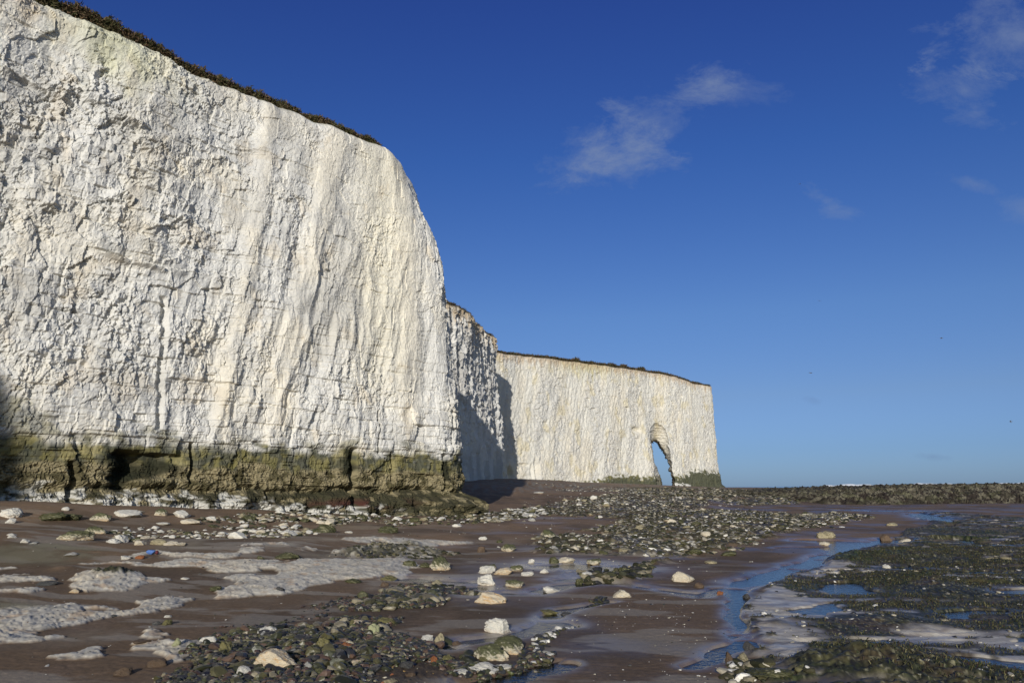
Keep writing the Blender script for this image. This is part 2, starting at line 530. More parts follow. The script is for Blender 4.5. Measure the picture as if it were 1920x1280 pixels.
# tall cracks near the foot
for px, zz0, zz1, wd, dp in ((665, .8, 3.4, .16, .55), (548, 3.2, 7.0, .07, .25), (372, 2.5, 6.0, .22, .35), (370, 2.0, 3.4, .08, .3), (470, 2.0, 3.3, .07, .35),
                             (612, 1.6, 3.3, .10, .4), (713, 3.2, 5.2, .04, .3), (738, 2.0, 3.2, .06, .3), (835, 1.6, 3.2, .10, .4), (300, 4, 9, .12, .2), (680, 3.4, 4.8, .10, .25),
                             (147, 1.2, 2.6, .12, .4), (848, 3.3, 6.3, .12, .28)):
    sc = s_of_pixel(CN, aN, px, 3, 60)
    wob = .12 * noise2(Zg / .8, Zg * 0 + px, 100)
    D -= dp * np.exp(-((Sg - sc + wob) / wd) ** 4) * ss(zz0 - .15, zz0, Zg) * ss(zz1 + .15, zz1, Zg)
# foot of the cliff: green band, pitted band, ledge
below = ss(0.03, -0.03, Zg - lowz)
D -= below * 0.10
lev = Zg - lowz
D -= 0.30 * np.exp(-((lev + 1.88 - .1 * noise2(Sg / 1.5, Sg * 0, 12)) / 0.15) ** 2) * (.35 + .65 * ss(-2, -4, s0))
leftfoot = ss(-13.5, -15.5, s0)
apw = (0.35 + .75 * np.exp(-((s0 + .5) / 4) ** 2) + .3 * noise2(Sg / 1.1, Sg * 0, 13)) * (1 - .4 * leftfoot)
apron = ss(-1.9, -2.6, lev) * apw
D += apron + 0.22 * ss(-1.8, -2.2, lev) * fbm(Sg / .9, Zg / .5, 3, 14)
pe = vor(wx / .13, wz / .10, 53)[3]
tanb = ss(-.85, -1.1, lev + .18 * fbm(Sg / 1.2, Zg / .6, 3, 15)) 
D += tanb * (0.05 * ss(0, .35, pe) - .02) + tanb * .05 * f3
# hollow under the overhang
for px, z1, z2, wd, dp in ((282, 2.2, 3.0, .9, .5), (240, 1.7, 3.1, .45, .5), (590, 1.4, 1.7, .9, .45), (470, 1.3, 1.65, 2.2, .5), (330, 1.6, 1.85, 1.2, .4), (150, 1.6, 2.0, .8, .3), (0, .8, 4.4, .5, .0)):
    sc = s_of_pixel(CN, aN, px, 2, 60)
    hol = np.exp(-(np.abs(Sg - sc + .4 * fbm(Zg / .6, Sg / 1.5, 3, 19)) / wd) ** 3) * ss(z1 - .2, z1 + .15, Zg) * ss(z2 + .06, z2 - .06, Zg)
    D -= dp * hol
D -= .12 * roll
cphi, sphi = np.cos(roll * 1.2), np.sin(roll * 1.2)
Dh = (D * cphi) - inset
X = bx + nx * Dh
Y = by + ny * Dh
Z = Zg + D * sphi * .5
# colours: albedo, plus shade painted into the foot hollows
c = np.broadcast_to(CHALK, Sg.shape + (3,)).copy()
warm = ss(-.1, .55, fbm(Sg / 3.2, Zg / 4.5, 4, 201))
c = mixc(c, (.69, .635, .52), warm * .55)
c = mixc(c, (.72, .66, .54), pill * .7)
grey = ss(.0, .5, fbm(Sg / 2.2, Zg / 3.0, 4, 202))
c = mixc(c, (.53, .52, .49), grey * .55)
smoothw = np.exp(-((s0 + 5.2 - .1 * (zc - 14)) / 2.0) ** 2) * ss(4, 9, zc)
c = mixc(c, (.74, .68, .53), smoothw * .7)
och = ss(.45, .8, fbm(Sg / 1.3 + 9, Zg / 1.6, 4, 203) + .15 * leftw)
c = mixc(c, (.55, .42, .24), och * .22)
grimy = ss(.15, .7, fbm(sh / 2.4, Zg / 7, 4, 204) + .3 * leftw * ss(7, 16, zc))
c = mixc(c, (.40, .38, .34), grimy * .45)
# soil stain and yellow-green film under the rim
rim = ss(topz - 2.2, topz - .2, Zg + 1.2 * fbm(Sg / .8, Zg / 2.5, 3, 205)) * leftw
c = mixc(c, (.36, .25, .14), rim * .55 * ss(-19, -23, s0))
c = mixc(c, (.45, .44, .18), np.exp(-((s0 + 18) / 2.2) ** 2) * ss(topz - 3.5, topz - 1, Zg + fbm(Sg / .8, Zg / 2, 3, 206)) * .45)
c *= (1 + .10 * (q2 - .5) + .08 * (bq2 - .5) * bm)[..., None]
c *= (1 - .45 * ss(.04, 0, e1) * rough * (q1 > .5))[..., None]
gn = fbm(Sg / .9, Zg / .45, 4, 210)
gleft = 1.7 * np.exp(-((s0 + 22.0) / 1.6) ** 2)
green = ss(.2, -.35, lev - gleft - .12 + .5 * gn + .35 * noise2(Sg / 1.6, Sg * 0, 219)) * (.92 - .35 * ss(-.15, .0, lev))
gcol = mixc(np.broadcast_to(np.array([.125, .108, .018]), c.shape), (.040, .042, .014), ss(-.15, .3, fbm(Sg / .7, Zg / .5, 4, 211)))
gcol = mixc(gcol, (.26, .22, .08), ss(.2, .6, fbm(Sg / 1.4, Zg / .9, 3, 212)) * .8)
gcol = mixc(gcol, (.03, .032, .014), ss(.12, .4, noise2(Sg / .28 + .4 * gn, Zg / 1.6, 218) + .25 * gn) * .8)
pale = ss(-.02, .25, -lev) * 0 + ss(-.45, -.1, lev) * ss(.0, .3, noise2(Sg / 1.7, Sg * 0, 213) + .1)
gcol = mixc(gcol, (.30, .27, .17), ss(.25, .6, fbm(Sg / .35, Zg / .3, 3, 221)) * .25)
c = mixc(c, gcol, green * (1 - .75 * pale * (lev < 0)))
tcol = mixc(np.broadcast_to(np.array([.25, .21, .12]), c.shape), (.085, .072, .034), ss(-.1, .4, fbm(Sg / .5, Zg / .4, 4, 214)))
tcol *= (0.55 + .6 * ss(0, .3, pe))[..., None]
c = mixc(c, tcol, tanb)
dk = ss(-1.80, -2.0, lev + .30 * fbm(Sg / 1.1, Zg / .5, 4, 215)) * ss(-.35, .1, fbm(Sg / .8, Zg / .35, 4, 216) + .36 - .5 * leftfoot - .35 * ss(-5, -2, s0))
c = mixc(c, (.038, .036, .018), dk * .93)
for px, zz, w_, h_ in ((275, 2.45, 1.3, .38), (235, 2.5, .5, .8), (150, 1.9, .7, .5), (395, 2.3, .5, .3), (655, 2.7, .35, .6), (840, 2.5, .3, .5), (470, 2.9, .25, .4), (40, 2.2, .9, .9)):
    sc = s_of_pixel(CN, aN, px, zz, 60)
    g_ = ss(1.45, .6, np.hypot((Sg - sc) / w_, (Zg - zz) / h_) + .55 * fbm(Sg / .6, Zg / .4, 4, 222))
    c = mixc(c, (.020, .021, .010), g_ * .92)  # near-black weed, also standing in for shade in the hollows and left block
red = np.exp(-((Zg - 1.0) / .22) ** 2) * np.exp(-((s0 + 7.5) / 3) ** 2) * ss(0, .4, gn)
c = mixc(c, (.07, .025, .018), red)
wash = ss(.50, .25, Zg - hb(X, Y) + .45 * fbm(Sg / .9, Zg / .35, 4, 217) + .22 * ss(-13, -8, s0)) * ss(-3.5, -7, s0)
wash = wash * (1 - .9 * ss(.05, .3, fbm(Sg / .35, Zg / .16, 4, 223) + .35 * noise2(Sg / 1.5, Zg, 224)))
c = mixc(c, (.58, .56, .50), wash * .9)
rimt = ss(.25, .6, roll) * (1 - ss(0, 2.5, s0 + 6))
c = mixc(c, (.42, .40, .30), rimt * .7)
# plateau behind the rim
nu, nv = Sg.shape
pl = [1.2, 3.0, 7.0, 14.0, 24.0]
PX, PY, PZ = [X], [Y], [Z]
V = np.stack([X, Y, Z], -1).reshape(-1, 3)
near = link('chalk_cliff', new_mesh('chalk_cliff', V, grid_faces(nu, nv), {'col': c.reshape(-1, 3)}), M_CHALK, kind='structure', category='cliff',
            label='tall near white chalk cliff with fractured face and green algae band along its foot')
rimN = np.stack([X[:, -1], Y[:, -1], Z[:, -1]], -1)


def plateau(name, rim, parent, mat, col=(.07, .06, .03), rise=0.0):
    """turf surface closing the top of a cliff (rim is its outline)"""
    step = max(1, len(rim) // 700)
    ring = rim[::step].copy()
    seg = np.roll(ring, -1, 0)[:, :2] - np.roll(ring, 1, 0)[:, :2]
    q = np.linalg.norm(seg, axis=1) + 1e-9
    ring[:, 0] -= seg[:, 1] / q * .35
    ring[:, 1] += seg[:, 0] / q * .35
    ring[:, 2] -= .04
    from mathutils.geometry import tessellate_polygon
    F = np.array(tessellate_polygon([[Vector((p[0], p[1], 0)) for p in ring]]))
    return link(name, new_mesh(name, ring, F, {'col': np.tile(col, (len(ring), 1))}), mat, parent)


plateau('turf', rimN, near, M_SCRUB)

# ------------------------------------------------------------------ middle cliff
MID = [(-60, 62), (-30, 66), (-14, 69), (-9, 73.5), (-4.75, 80), (-3.1, 88), (-1.7, 96), (-1.6, 98.5), (-3.5, 101.5), (-9, 104), (-30, 106), (-60, 104)]
fM, LM, CM_, aM = curve_fn(MID)
sA = s_of_pixel(CM_, aM, 845, 6, 40)
sB = aM[np.argmin(np.hypot(CM_[:, 0] + 1.6, CM_[:, 1] - 98.5))]
sv = np.r_[np.arange(0, sA - 3, 0.8), np.arange(sA - 3, sB + 2, 0.11), np.arange(sB + 2, LM, 0.8)]
HM = 20.4
tt = np.linspace(1.2, HM + .4, 190)
Sg, Tg = np.meshgrid(sv, tt, indexing='ij')
bx, by, nx, ny = fM(Sg)
topz = HM + .25 * noise2(Sg / 4, Sg * 0, 305)
roll = np.clip((Tg - (HM - .4)) / .8, 0, 1)
Zg = np.where(roll <= 0, 1.2 + (Tg - 1.2) / (HM - .4 - 1.2) * (topz - .4 - 1.2), topz - .4 + .4 * np.sin(roll * np.pi / 2))
nw = np.exp(-((Sg - sB) / 2.5) ** 2)
ins = .9 * (np.clip(Zg, 0, 20) / 20) ** 1.3 + .5 * nw * ss(8, 18, Zg) + .5 * (1 - np.cos(roll * np.pi / 2)) - .55 * nw * ss(17, 19.6, Zg)
D = .40 * fbm(Sg / 5, Zg / 16, 3, 301) + .20 * (1 - np.abs(noise2(Sg / 1.3, Zg / 9, 302)) * 2)
wx = Sg + .3 * noise2(Sg, Zg, 303)
wz = Zg + .3 * noise2(Sg, Zg, 304)
f1, e1, q1 = facets(wx / 1.1, wz / 1.2, 306, 1.2)
f2, e2, q2 = facets(wx / .45, wz / .5, 307, 1.2)
b1, be1, bq1 = bricks(Sg, Zg, 1.4, .8, 308)
D += .15 * f1 * ss(3, 8, Zg) + .15 * f2 * ss(3, 8, Zg) + .10 * b1 * ss(9, 5, Zg) + .06 * fbm(Sg / .4, Zg / .4, 2, 309)
X = bx + nx * (D - ins)
Y = by + ny * (D - ins)
c = np.broadcast_to(CHALK, Sg.shape + (3,)).copy()
c = mixc(c, (.46, .44, .40), ss(-.3, .4, fbm(Sg / 2, Zg / 5, 4, 310)) * .8)
c = mixc(c, (.42, .31, .18), ss(topz - 2.2, topz - .4, Zg + 1.6 * fbm(Sg / .35, Zg / 3, 3, 311)) * .75)
c = mixc(c, (.10, .08, .05), ss(.1, .5, roll))
V = np.stack([X, Y, Zg], -1).reshape(-1, 3)
mid = link('chalk_cliff', new_mesh('chalk_cliff', V, grid_faces(*Sg.shape), {'col': c.reshape(-1, 3)}), M_CHALK, kind='structure', category='cliff',
           label='narrow half shaded chalk cliff with rusty top between the tall near cliff and the arch cliff')
rimM = np.stack([X[:, -1], Y[:, -1], Zg[:, -1]], -1)
plateau('turf', rimM, mid, M_SCRUB)

# ------------------------------------------------------------------ far cliff with the arch
FAR = [(-40, 100), (-14, 103), (-6, 104.5), (-1.5, 109), (3, 113.6), (16, 125), (24.8, 132.9), (33.5, 140.8), (36.6, 144.0), (37.9, 147.2), (36.4, 151.2), (31, 149.4),
       (20.5, 140.8), (8, 130.5), (-8, 122), (-40, 118)]
fF, LF, CF, aF = curve_fn(FAR)
sA = s_of_pixel(CF, aF, 925, 6, 20)
sB = aF[np.argmin(np.hypot(CF[:, 0] - 37.9, CF[:, 1] - 147.2))]
sv = np.r_[np.arange(0, sA - 2, 1.0), np.arange(sA - 2, sB - 18, .13), np.arange(sB - 18, sB + 3, 0.095), np.arange(sB + 3, sB + 22, .25), np.arange(sB + 22, LF, 1.0)]
sArch = s_of_pixel(CF, aF, 1228, 5, 40, sB)
tt = np.linspace(.2, 20.6, 230)
Sg, Tg = np.meshgrid(sv, tt, indexing='ij')
bx, by, nx, ny = fF(Sg)
s0 = Sg - sArch
topz = np.interp(s0, [-60, -36, -20, 0, 6, 11, 14.5, 20, 60], [20.2, 20.8, 21.2, 21.3, 21.2, 20.9, 20.3, 20.3, 20.3]) + .12 * noise2(Sg / 3, Sg * 0, 405)
roll = np.clip((Tg - 20.0) / .6, 0, 1)
Zg = np.where(roll <= 0, .2 + (Tg - .2) / 19.8 * (topz - .3 - .2), topz - .3 + .3 * np.sin(roll * np.pi / 2))
nw = np.exp(-((Sg - sB) / 3.0) ** 2)
ins = (1.7 - 1.2 * nw) * (np.clip(Zg, 0, 20) / 20) ** 1.2 + .45 * (1 - np.cos(roll * np.pi / 2))
shx = s0 - .32 * (Zg - 10)
D = .35 * fbm(Sg / 9, Zg / 20, 3, 401) + .07 * (1 - np.abs(noise2(shx / 2.6 + .3 * noise2(Sg, Zg, 400), Zg / 12, 402)) * 2) \
    + .05 * (1 - np.abs(noise2(shx / .8, Zg / 4, 403)) * 2)
f1, e1, q1 = facets((Sg + .3 * noise2(Sg, Zg, 407)) / 1.2, Zg / 1.3, 406, 1.2)
f2, e2, q2 = facets((Sg + .2 * noise2(Sg * 2, Zg * 2, 408)) / .5, Zg / .5, 409, 1.2)
strk = ss(-.15, .35, fbm(shx / 3.0, Zg / 11, 4, 410))
rgh = .25 + .8 * strk + .4 * ss(1, 3, s0) * ss(9, 5, s0)
b1, be1, bq1 = bricks(Sg, Zg, 1.8, .7, 411)
D += .12 * f1 * rgh + .085 * f2 * rgh + .07 * b1 + .05 * fbm(Sg / .4, Zg / .5, 2, 412)
D += .25 * np.exp(-((s0 + 1.2) / .9) ** 2) * ss(19, 8, Zg)          # pillar left of the arch
D -= .5 * np.exp(-((s0 - 2.8) / 1.9) ** 2) * ss(16.5, 10.5, Zg) + .22 * np.exp(-((s0 - 2.5) / 2.2) ** 2) * ss(18, 15, Zg)
lf = (Zg / .38) % 1.0
D += .16 * lf * np.exp(-((s0 - 2.8) / 1.7) ** 2) * ss(15, 13.5, Zg) * ss(8, 10, Zg)
# small hollow on the face and little cave by the inner corner
sh_ = s_of_pixel(CF, aF, 1203, 5, 40, sB)
D -= .55 * np.exp(-(((Sg - sh_) / .9) ** 2 + ((Zg - 10.9) / .55) ** 2) ** 2)
for px, zz, w_, h_, d_ in ((1008, 4.2, .45, 1.5, .7), (960, 3.7, .5, .9, .9), (985, 4.9, 1.1, .25, .3), (1000, 3.9, .3, 1.0, .4)):
    sc = s_of_pixel(CF, aF, px, 5, 20, sB)
    D -= d_ * np.exp(-(((Sg - sc) / w_) ** 2 + ((Zg - zz) / h_) ** 2) ** 2)
for px, zz in ((1277, 18.8), (1291, 17.5), (1267, 17.6), (1271, 16.3), (1264, 15.4), (1213, 18.2), (1274, 16.0)):
    sc = s_of_pixel(CF, aF, px, 15, 40, sB)
    D -= .5 * np.exp(-(((Sg - sc) / .22) ** 2 + ((Zg - zz) / .2) ** 2) ** 2)
gline = hb(bx, by) + np.interp(s0, [-60, -16, -10, 0, 5, 8, 11, 13, 20], [-1, .0, 1.2, 1.55, 1.7, 1.7, 2.8, 2.9, 2.5]) + .3 * noise2(Sg / 1.6, Sg * 0, 420) + .06 * noise2(Sg / .3, Sg * 0, 421)
D += .12 * ss(0, -.6, Zg - gline) * ss(-.5, 0, s0 - 4.6) + .1 * ss(0, -.4, Zg - gline) + .7 * np.exp(-((Sg - sB + 1) / 2.5) ** 2) * ss(2.2, 1.4, Zg)
X = bx + nx * (D - ins)
Y = by + ny * (D - ins)
Z = Zg.copy()
# the arch: vertices inside the near outline recede along the tunnel, those inside the far outline are removed
AX = np.array([.183, .983])
LT = 9.8


def inside(poly, x, y):
    """signed distance, positive inside"""
    P = np.asarray(poly, float)
    d = np.full(x.shape, 1e9)
    ins_ = np.zeros(x.shape, bool)
    for (ax, ay), (cx, cy) in zip(P, np.roll(P, -1, 0)):
        ex, ey = cx - ax, cy - ay
        t = np.clip(((x - ax) * ex + (y - ay) * ey) / (ex * ex + ey * ey + 1e-12), 0, 1)
        d = np.minimum(d, np.hypot(x - ax - t * ex, y - ay - t * ey))
        cross = ((ay > y) != (cy > y)) & (x < (cx - ax) * (y - ay) / (cy - ay + 1e-12) + ax)
        ins_ ^= cross
    return np.where(ins_, d, -d)


nearP = [(-.05, -3), (-.05, 9.4), (-.02, 10.4), (.5, 11.5), (1.5, 12.2), (2.7, 12.4), (3.8, 12.0), (4.6, 11.2), (4.95, 10.2), (4.9, 8.7), (5.0, 7.3), (5.15, 5.5), (5.2, 4), (5.1, -3)]
farP = [(2.9, -4), (2.8, 1.2), (2.6, 2.4), (1.9, 3.7), (.95, 5.1), (.2, 5.8), (.12, 9.35), (1.8, 9.4), (2.6, 8.7), (3.4, 7.7), (4.15, 6.4), (4.55, 5.3), (4.7, 4.3), (4.5, 1), (4.5, -4)]
wz_ = .07 * noise2(Sg / .5, Zg / .5, 430)
front = s0 < sB - sArch - 1
fn = inside(nearP, s0 + wz_, Zg + wz_)
ff = -inside(farP, s0 + wz_, Zg)
th = np.clip(fn, 0, None) / (np.clip(fn, 0, None) + np.clip(ff, 0.0, None) + 1e-6)
th = np.where(front & (fn > 0), th, 0)
dep = (2.9 * th ** .7 + (LT - 2.9) * th ** 14) + .12 * ((Zg / .55 + .3 * noise2(Sg, Zg, 433)) % 1.0) * ss(.02, .15, th) * ss(1, .8, th)
X += AX[0] * dep + .09 * fbm(Zg / .5, Sg / .5, 3, 431) * (th > .05)
Y += AX[1] * dep
hole = front & (ff < 0.0)
# back wall opening: same corridor carried through to the back
a = np.stack([X[~front] - (bx[0, 0]), Y[~front]], -1) if False else None
i0 = np.argmin(abs(sv - sArch))
A0 = np.array([bx[i0, 0], by[i0, 0]])
Tn = np.array([-ny[i0, 0], nx[i0, 0]])
back = (Sg > sB + 2)
# solve P = A0 + a*T + d*AX
det = Tn[0] * AX[1] - Tn[1] * AX[0]
aa = ((X - A0[0]) * AX[1] - (Y - A0[1]) * AX[0]) / det
hole |= back & (inside(farP, aa, Zg) > -.9) & (aa > -2) & (aa < 8)
cellhole = hole[:-1, :-1] | hole[1:, :-1] | hole[:-1, 1:] | hole[1:, 1:]
c = np.broadcast_to(np.array([.67, .64, .56]), Sg.shape + (3,)).copy()
c = mixc(c, (.69, .63, .51), ss(-.2, .5, fbm(shx / 3.5, Zg / 9, 4, 440)) * .7)
c = mixc(c, (.50, .485, .45), strk * .6)
rimw = ss(topz - 3.2, topz - .3, Zg + 1.6 * fbm(Sg / .5, Zg / 5, 3, 441))
c = mixc(c, (.52, .45, .16), rimw * .55 * np.exp(-((s0 + 14) / 6) ** 2))
c = mixc(c, (.44, .31, .18), ss(topz - 1.4, topz - .3, Zg + .9 * fbm(Sg / .4, Zg / 3, 3, 442)) * .6)
c = mixc(c, (.60, .50, .26), ss(.3, .7, fbm(Sg / 2, Zg / 3, 4, 443)) * .4)
c = mixc(c, (.09, .07, .04), ss(.15, .6, roll))
gm = ss(.3, -.3, Zg - gline + .7 * fbm(Sg / .7, Zg / .5, 4, 444)) * .92 
gcol = mixc(np.broadcast_to(np.array([.12, .11, .028]), c.shape), (.045, .05, .018), ss(.45, -.15, (Zg - gline + .55 - .5 * ss(6, 9, s0)) + .5 * fbm(Sg / .5, Zg / .5, 3, 445)))
c = mixc(c, gcol, gm)
wht = ss(.65, .4, Zg - hb(bx, by) + .15 * noise2(Sg * 2, Zg * 2, 446)) * ss(4.8, 5.0, s0) * ss(10, 9.4, s0) * (hr(np.floor(Sg / .35), np.floor(Zg / .22), 447) > .3)
c = mixc(c, (.66, .64, .58), wht)
c = mixc(c, (.50, .44, .32), ss(.05, .3, th) * .3)
V = np.stack([X, Y, Z], -1).reshape(-1, 3)
far = link('chalk_cliff', new_mesh('chalk_cliff', V, grid_faces(*Sg.shape, keep=~cellhole), {'col': c.reshape(-1, 3)}), M_CHALK_FAR, kind='structure', category='cliff',
           label='distant cream chalk cliff ending in a headland pierced by a sea arch')
rimF = np.stack([X[:, -1], Y[:, -1], Z[:, -1]], -1)
plateau('turf', rimF, far, M_SCRUB)


# ------------------------------------------------------------------ scrub along the rims
def scrub(name, rim, hts, dens, size, cols, label, back=1.6, seed=1, group=None):
    g = np.random.default_rng(seed)
    seg = np.linalg.norm(np.diff(rim[:, :2], axis=0), axis=1)
    arc = np.r_[0, np.cumsum(seg)]
    n = int(arc[-1] * dens)
    s = g.random(n) * arc[-1]
    T = np.gradient(rim, arc + 1e-9 * np.arange(len(arc)), axis=0)
    P = np.stack([np.interp(s, arc, rim[:, k]) for k in range(3)], -1)
    tx = np.interp(s, arc, np.convolve(T[:, 0], np.ones(9) / 9, 'same'))
    ty = np.interp(s, arc, np.convolve(T[:, 1], np.ones(9) / 9, 'same'))
    q = np.hypot(tx, ty) + 1e-9
    inx, iny = -ty / q, tx / q
    h = np.interp(s, arc, hts) * (0.85 + .35 * np.clip(.4 + .7 * fbm(s / .33, s * 0, 4, seed, .8) + .5 * noise2(s / 3.1, s * 0, seed + 8), -.6, 1.4))
    b = g.random(n) ** .8 * back - .15
    P[:, 0] += inx * b
    P[:, 1] += iny * b
    P[:, 2] += -.08 + g.random(n) ** 1.1 * h * np.clip(1.1 - abs(b - .6) / back * .5, .3, 1)
    ok = h > .03
    P, n = P[ok], ok.sum()
    sz = size * (.5 + g.random(n))
    d1 = g.normal(size=(n, 3)) * [1, 1, .8] + [0, 0, .5]
    d1 /= np.linalg.norm(d1, axis=1)[:, None]
    d2 = np.cross(d1, g.normal(size=(n, 3)))
    d2 /= np.linalg.norm(d2, axis=1)[:, None] + 1e-9
    a = P - d2 * sz[:, None] * .3
    b_ = P + d2 * sz[:, None] * .3
    t = P + d1 * sz[:, None] * 1.5
    V = np.stack([a, b_, t], 1).reshape(-1, 3)
    F = np.arange(3 * n).reshape(-1, 3)
    cc = np.asarray(cols)[g.integers(0, len(cols), n)]
    clump = ss(-.4, .4, fbm(P[:, 0] * 1.5, P[:, 1] * 1.5, 2, seed + 4))
    cc = cc * (.6 + .7 * g.random(n))[:, None]
    cc = mixc(cc, (.05, .055, .018), clump * .5)
    return link(name, new_mesh(name, V, F, {'col': np.repeat(cc, 3, 0)}), M_SCRUB, label=label, category='scrub', kind='stuff')


iv = (rimN[:, 1] > 10) & (rimN[:, 0] < -4)
rn = rimN[iv]
rn = rn[:np.argmax(rn[:, 1] > 41.5)] if (rn[:, 1] > 41.5).any() else rn
u, _ = project(rn)
hh = np.interp(u, [-200, 100, 250, 400, 550, 690, 715, 722], [1.05, 1.0, .9, .8, .72, .7, .6, .0])
scrub('scrub', rn, hh, 8500, .085, [(.09, .055, .03), (.13, .085, .045), (.06, .05, .022), (.17, .12, .07), (.05, .055, .02)],
      'brown and olive scrub fringing the rim of the tall near cliff', back=1.2, seed=11)
iv = (rimF[:, 0] > -8) & (np.arange(len(rimF)) < np.argmax(rimF[:, 0]))
rf = rimF[iv]
u, _ = project(rf)
arcf = np.cumsum(np.r_[0, np.linalg.norm(np.diff(rf[:, :2], axis=0), axis=1)])
hh = .32 + .5 * ss(.30, .8, noise2(arcf / 1.7, arcf * 0, 501) + .3 * noise2(arcf / .6, arcf * 0, 502)) * ss(1000, 1080, u)
hh = np.where(u > 1312, .15, hh)
scrub('scrub', rf, hh, 1100, .20, [(.08, .055, .03), (.13, .08, .05), (.05, .045, .02)], 'thin dark turf with low bushes along the top of the arch cliff', seed=12)
iv = (rimM[:, 0] > -12) & (np.arange(len(rimM)) < np.argmax(rimM[:, 1] > 99.3))
rm = rimM[iv]
scrub('scrub', rm, np.full(len(rm), .35), 900, .14, [(.07, .05, .03), (.10, .07, .04)], 'dark turf edging the top of the half shaded middle cliff', seed=13)

# ------------------------------------------------------------------ beach
_zc = {}
_at0 = at


def at(px, py):
    k = (np.asarray(px, float).tobytes(), np.asarray(py, float).tobytes())
    if k not in _zc:
        _zc[k] = _at0(px, py)
    return _zc[k]


def zone(pix):
    p = np.array(pix, float)
    # densify so that straight pixel lines stay straight on the ground
    q = np.vstack([p[i] + (p[(i + 1) % len(p)] - p[i]) * t for i in range(len(p)) for t in np.linspace(0, 1, 3, endpoint=False)])
    return np.stack(at(q[:, 0], q[:, 1]), -1)


def blob(pix, x, y):
    """coarse signed distance: positive inside a zone (m)"""
    P = zone(pix)
    res = np.full(x.shape, -9.0)
    if x.size < 50:
        return inside(P, x, y)
    m = (x > P[:, 0].min() - 2) & (x < P[:, 0].max() + 2) & (y > P[:, 1].min() - 2) & (y < P[:, 1].max() + 2)
    if m.any():
        res[m] = inside(P, x[m], y[m])
    return res


SLABS = [  # pale chalk platform showing through the sand, left half
    [(-60, 1205), (-60, 1140), (60, 1138), (120, 1132), (170, 1140), (225, 1141), (260, 1128), (300, 1121), (362, 1122), (350, 1137), (280, 1150), (262, 1152), (180, 1166), (100, 1180), (62, 1184), (120, 1198), (60, 1206)],
    [(360, 1080), (420, 1078), (440, 1086), (425, 1100), (395, 1116), (440, 1121), (540, 1114), (580, 1102), (650, 1092), (760, 1082), (790, 1060), (760, 1048), (660, 1050), (560, 1050), (470, 1052), (420, 1050), (380, 1051), (300, 1055), (290, 1061), (380, 1070), (520, 1074), (500, 1080)],
    [(-60, 1080), (60, 1082), (110, 1092), (0, 1096), (-60, 1100)],
    [(-60, 1104), (60, 1104), (90, 1108), (30, 1116), (-60, 1116)],
    [(120, 1088), (170, 1075), (240, 1080), (300, 1086), (325, 1090), (260, 1100), (200, 1108), (160, 1112), (150, 1098)],
    [(225, 1046), (240, 1038), (300, 1032), (330, 1036), (380, 1036), (450, 1040), (440, 1046), (330, 1046), (290, 1042)],
    [(-60, 1063), (30, 1064), (34, 1069), (-60, 1072)],
    [(160, 1055), (330, 1057), (290, 1062), (170, 1060)],
    [(440, 1022), (540, 1018), (545, 1022), (445, 1024)], [(430, 1033), (480, 1026), (500, 1028), (495, 1037), (450, 1038)], [(553, 1032), (570, 1025), (600, 1030), (590, 1034)],
    [(620, 1040), (640, 1028), (700, 1025), (780, 1027), (850, 1035), (830, 1044), (760, 1048), (700, 1045)],
    [(640, 1012), (700, 1006), (780, 1012), (890, 1016), (880, 1022), (800, 1026), (680, 1020)],
    [(270, 1188), (300, 1184), (360, 1190), (330, 1204), (300, 1200)], [(100, 1226), (160, 1220), (190, 1232), (120, 1234)], [(285, 1240), (390, 1228), (330, 1250)],
    [(240, 1212), (330, 1200), (420, 1208), (380, 1228), (300, 1236)],
]
WEEDPLAT = [(1960, 975), (1745, 958), (1700, 965), (1748, 980), (1690, 1000), (1665, 1015), (1620, 1034), (1560, 1050), (1490, 1075), (1455, 1088), (1425, 1100), (1395, 1125), (1380, 1140),
            (1398, 1175), (1405, 1210), (1430, 1250), (1440, 1330), (2100, 1330), (2100, 1000)]
PALE_R = [[(1400, 1105), (1450, 1102), (1520, 1112), (1560, 1130), (1620, 1150), (1570, 1175), (1560, 1190), (1600, 1205), (1640, 1225), (1560, 1250), (1480, 1245), (1430, 1240), (1400, 1205), (1385, 1165), (1380, 1135)],
          [(1740, 1150), (1850, 1140), (1900, 1160), (1880, 1185), (1960, 1190), (1960, 1215), (1800, 1210), (1700, 1195), (1690, 1170)],
          [(1540, 1060), (1590, 1058), (1600, 1070), (1560, 1082), (1500, 1082)], [(1640, 1035), (1720, 1040), (1700, 1050), (1630, 1048)],
          [(1720, 1215), (1960, 1225), (1960, 1262), (1800, 1236)]]
MOUNDS = [(1530, 1094, 1.1, .16), (1650, 1088, 1.2, .15), (1560, 1178, .8, .10), (1600, 1165, .8, .12), (1680, 1115, .9, .13), (1880, 1160, 1.3, .22), (1740, 1245, .9, .22), (1640, 1265, .6, .16),
          (1800, 1260, .7, .18), (1560, 1215, .5, .08), (1620, 1050, 1.4, .12), (1760, 1000, 3.0, .14), (1850, 1110, 1.5, .12), (1780, 1060, 2, .12), (1580, 1045, 1.5, .1), (1900, 1040, 2.5, .12),
          (1620, 1220, .4, .08), (1540, 1255, .3, .06)]
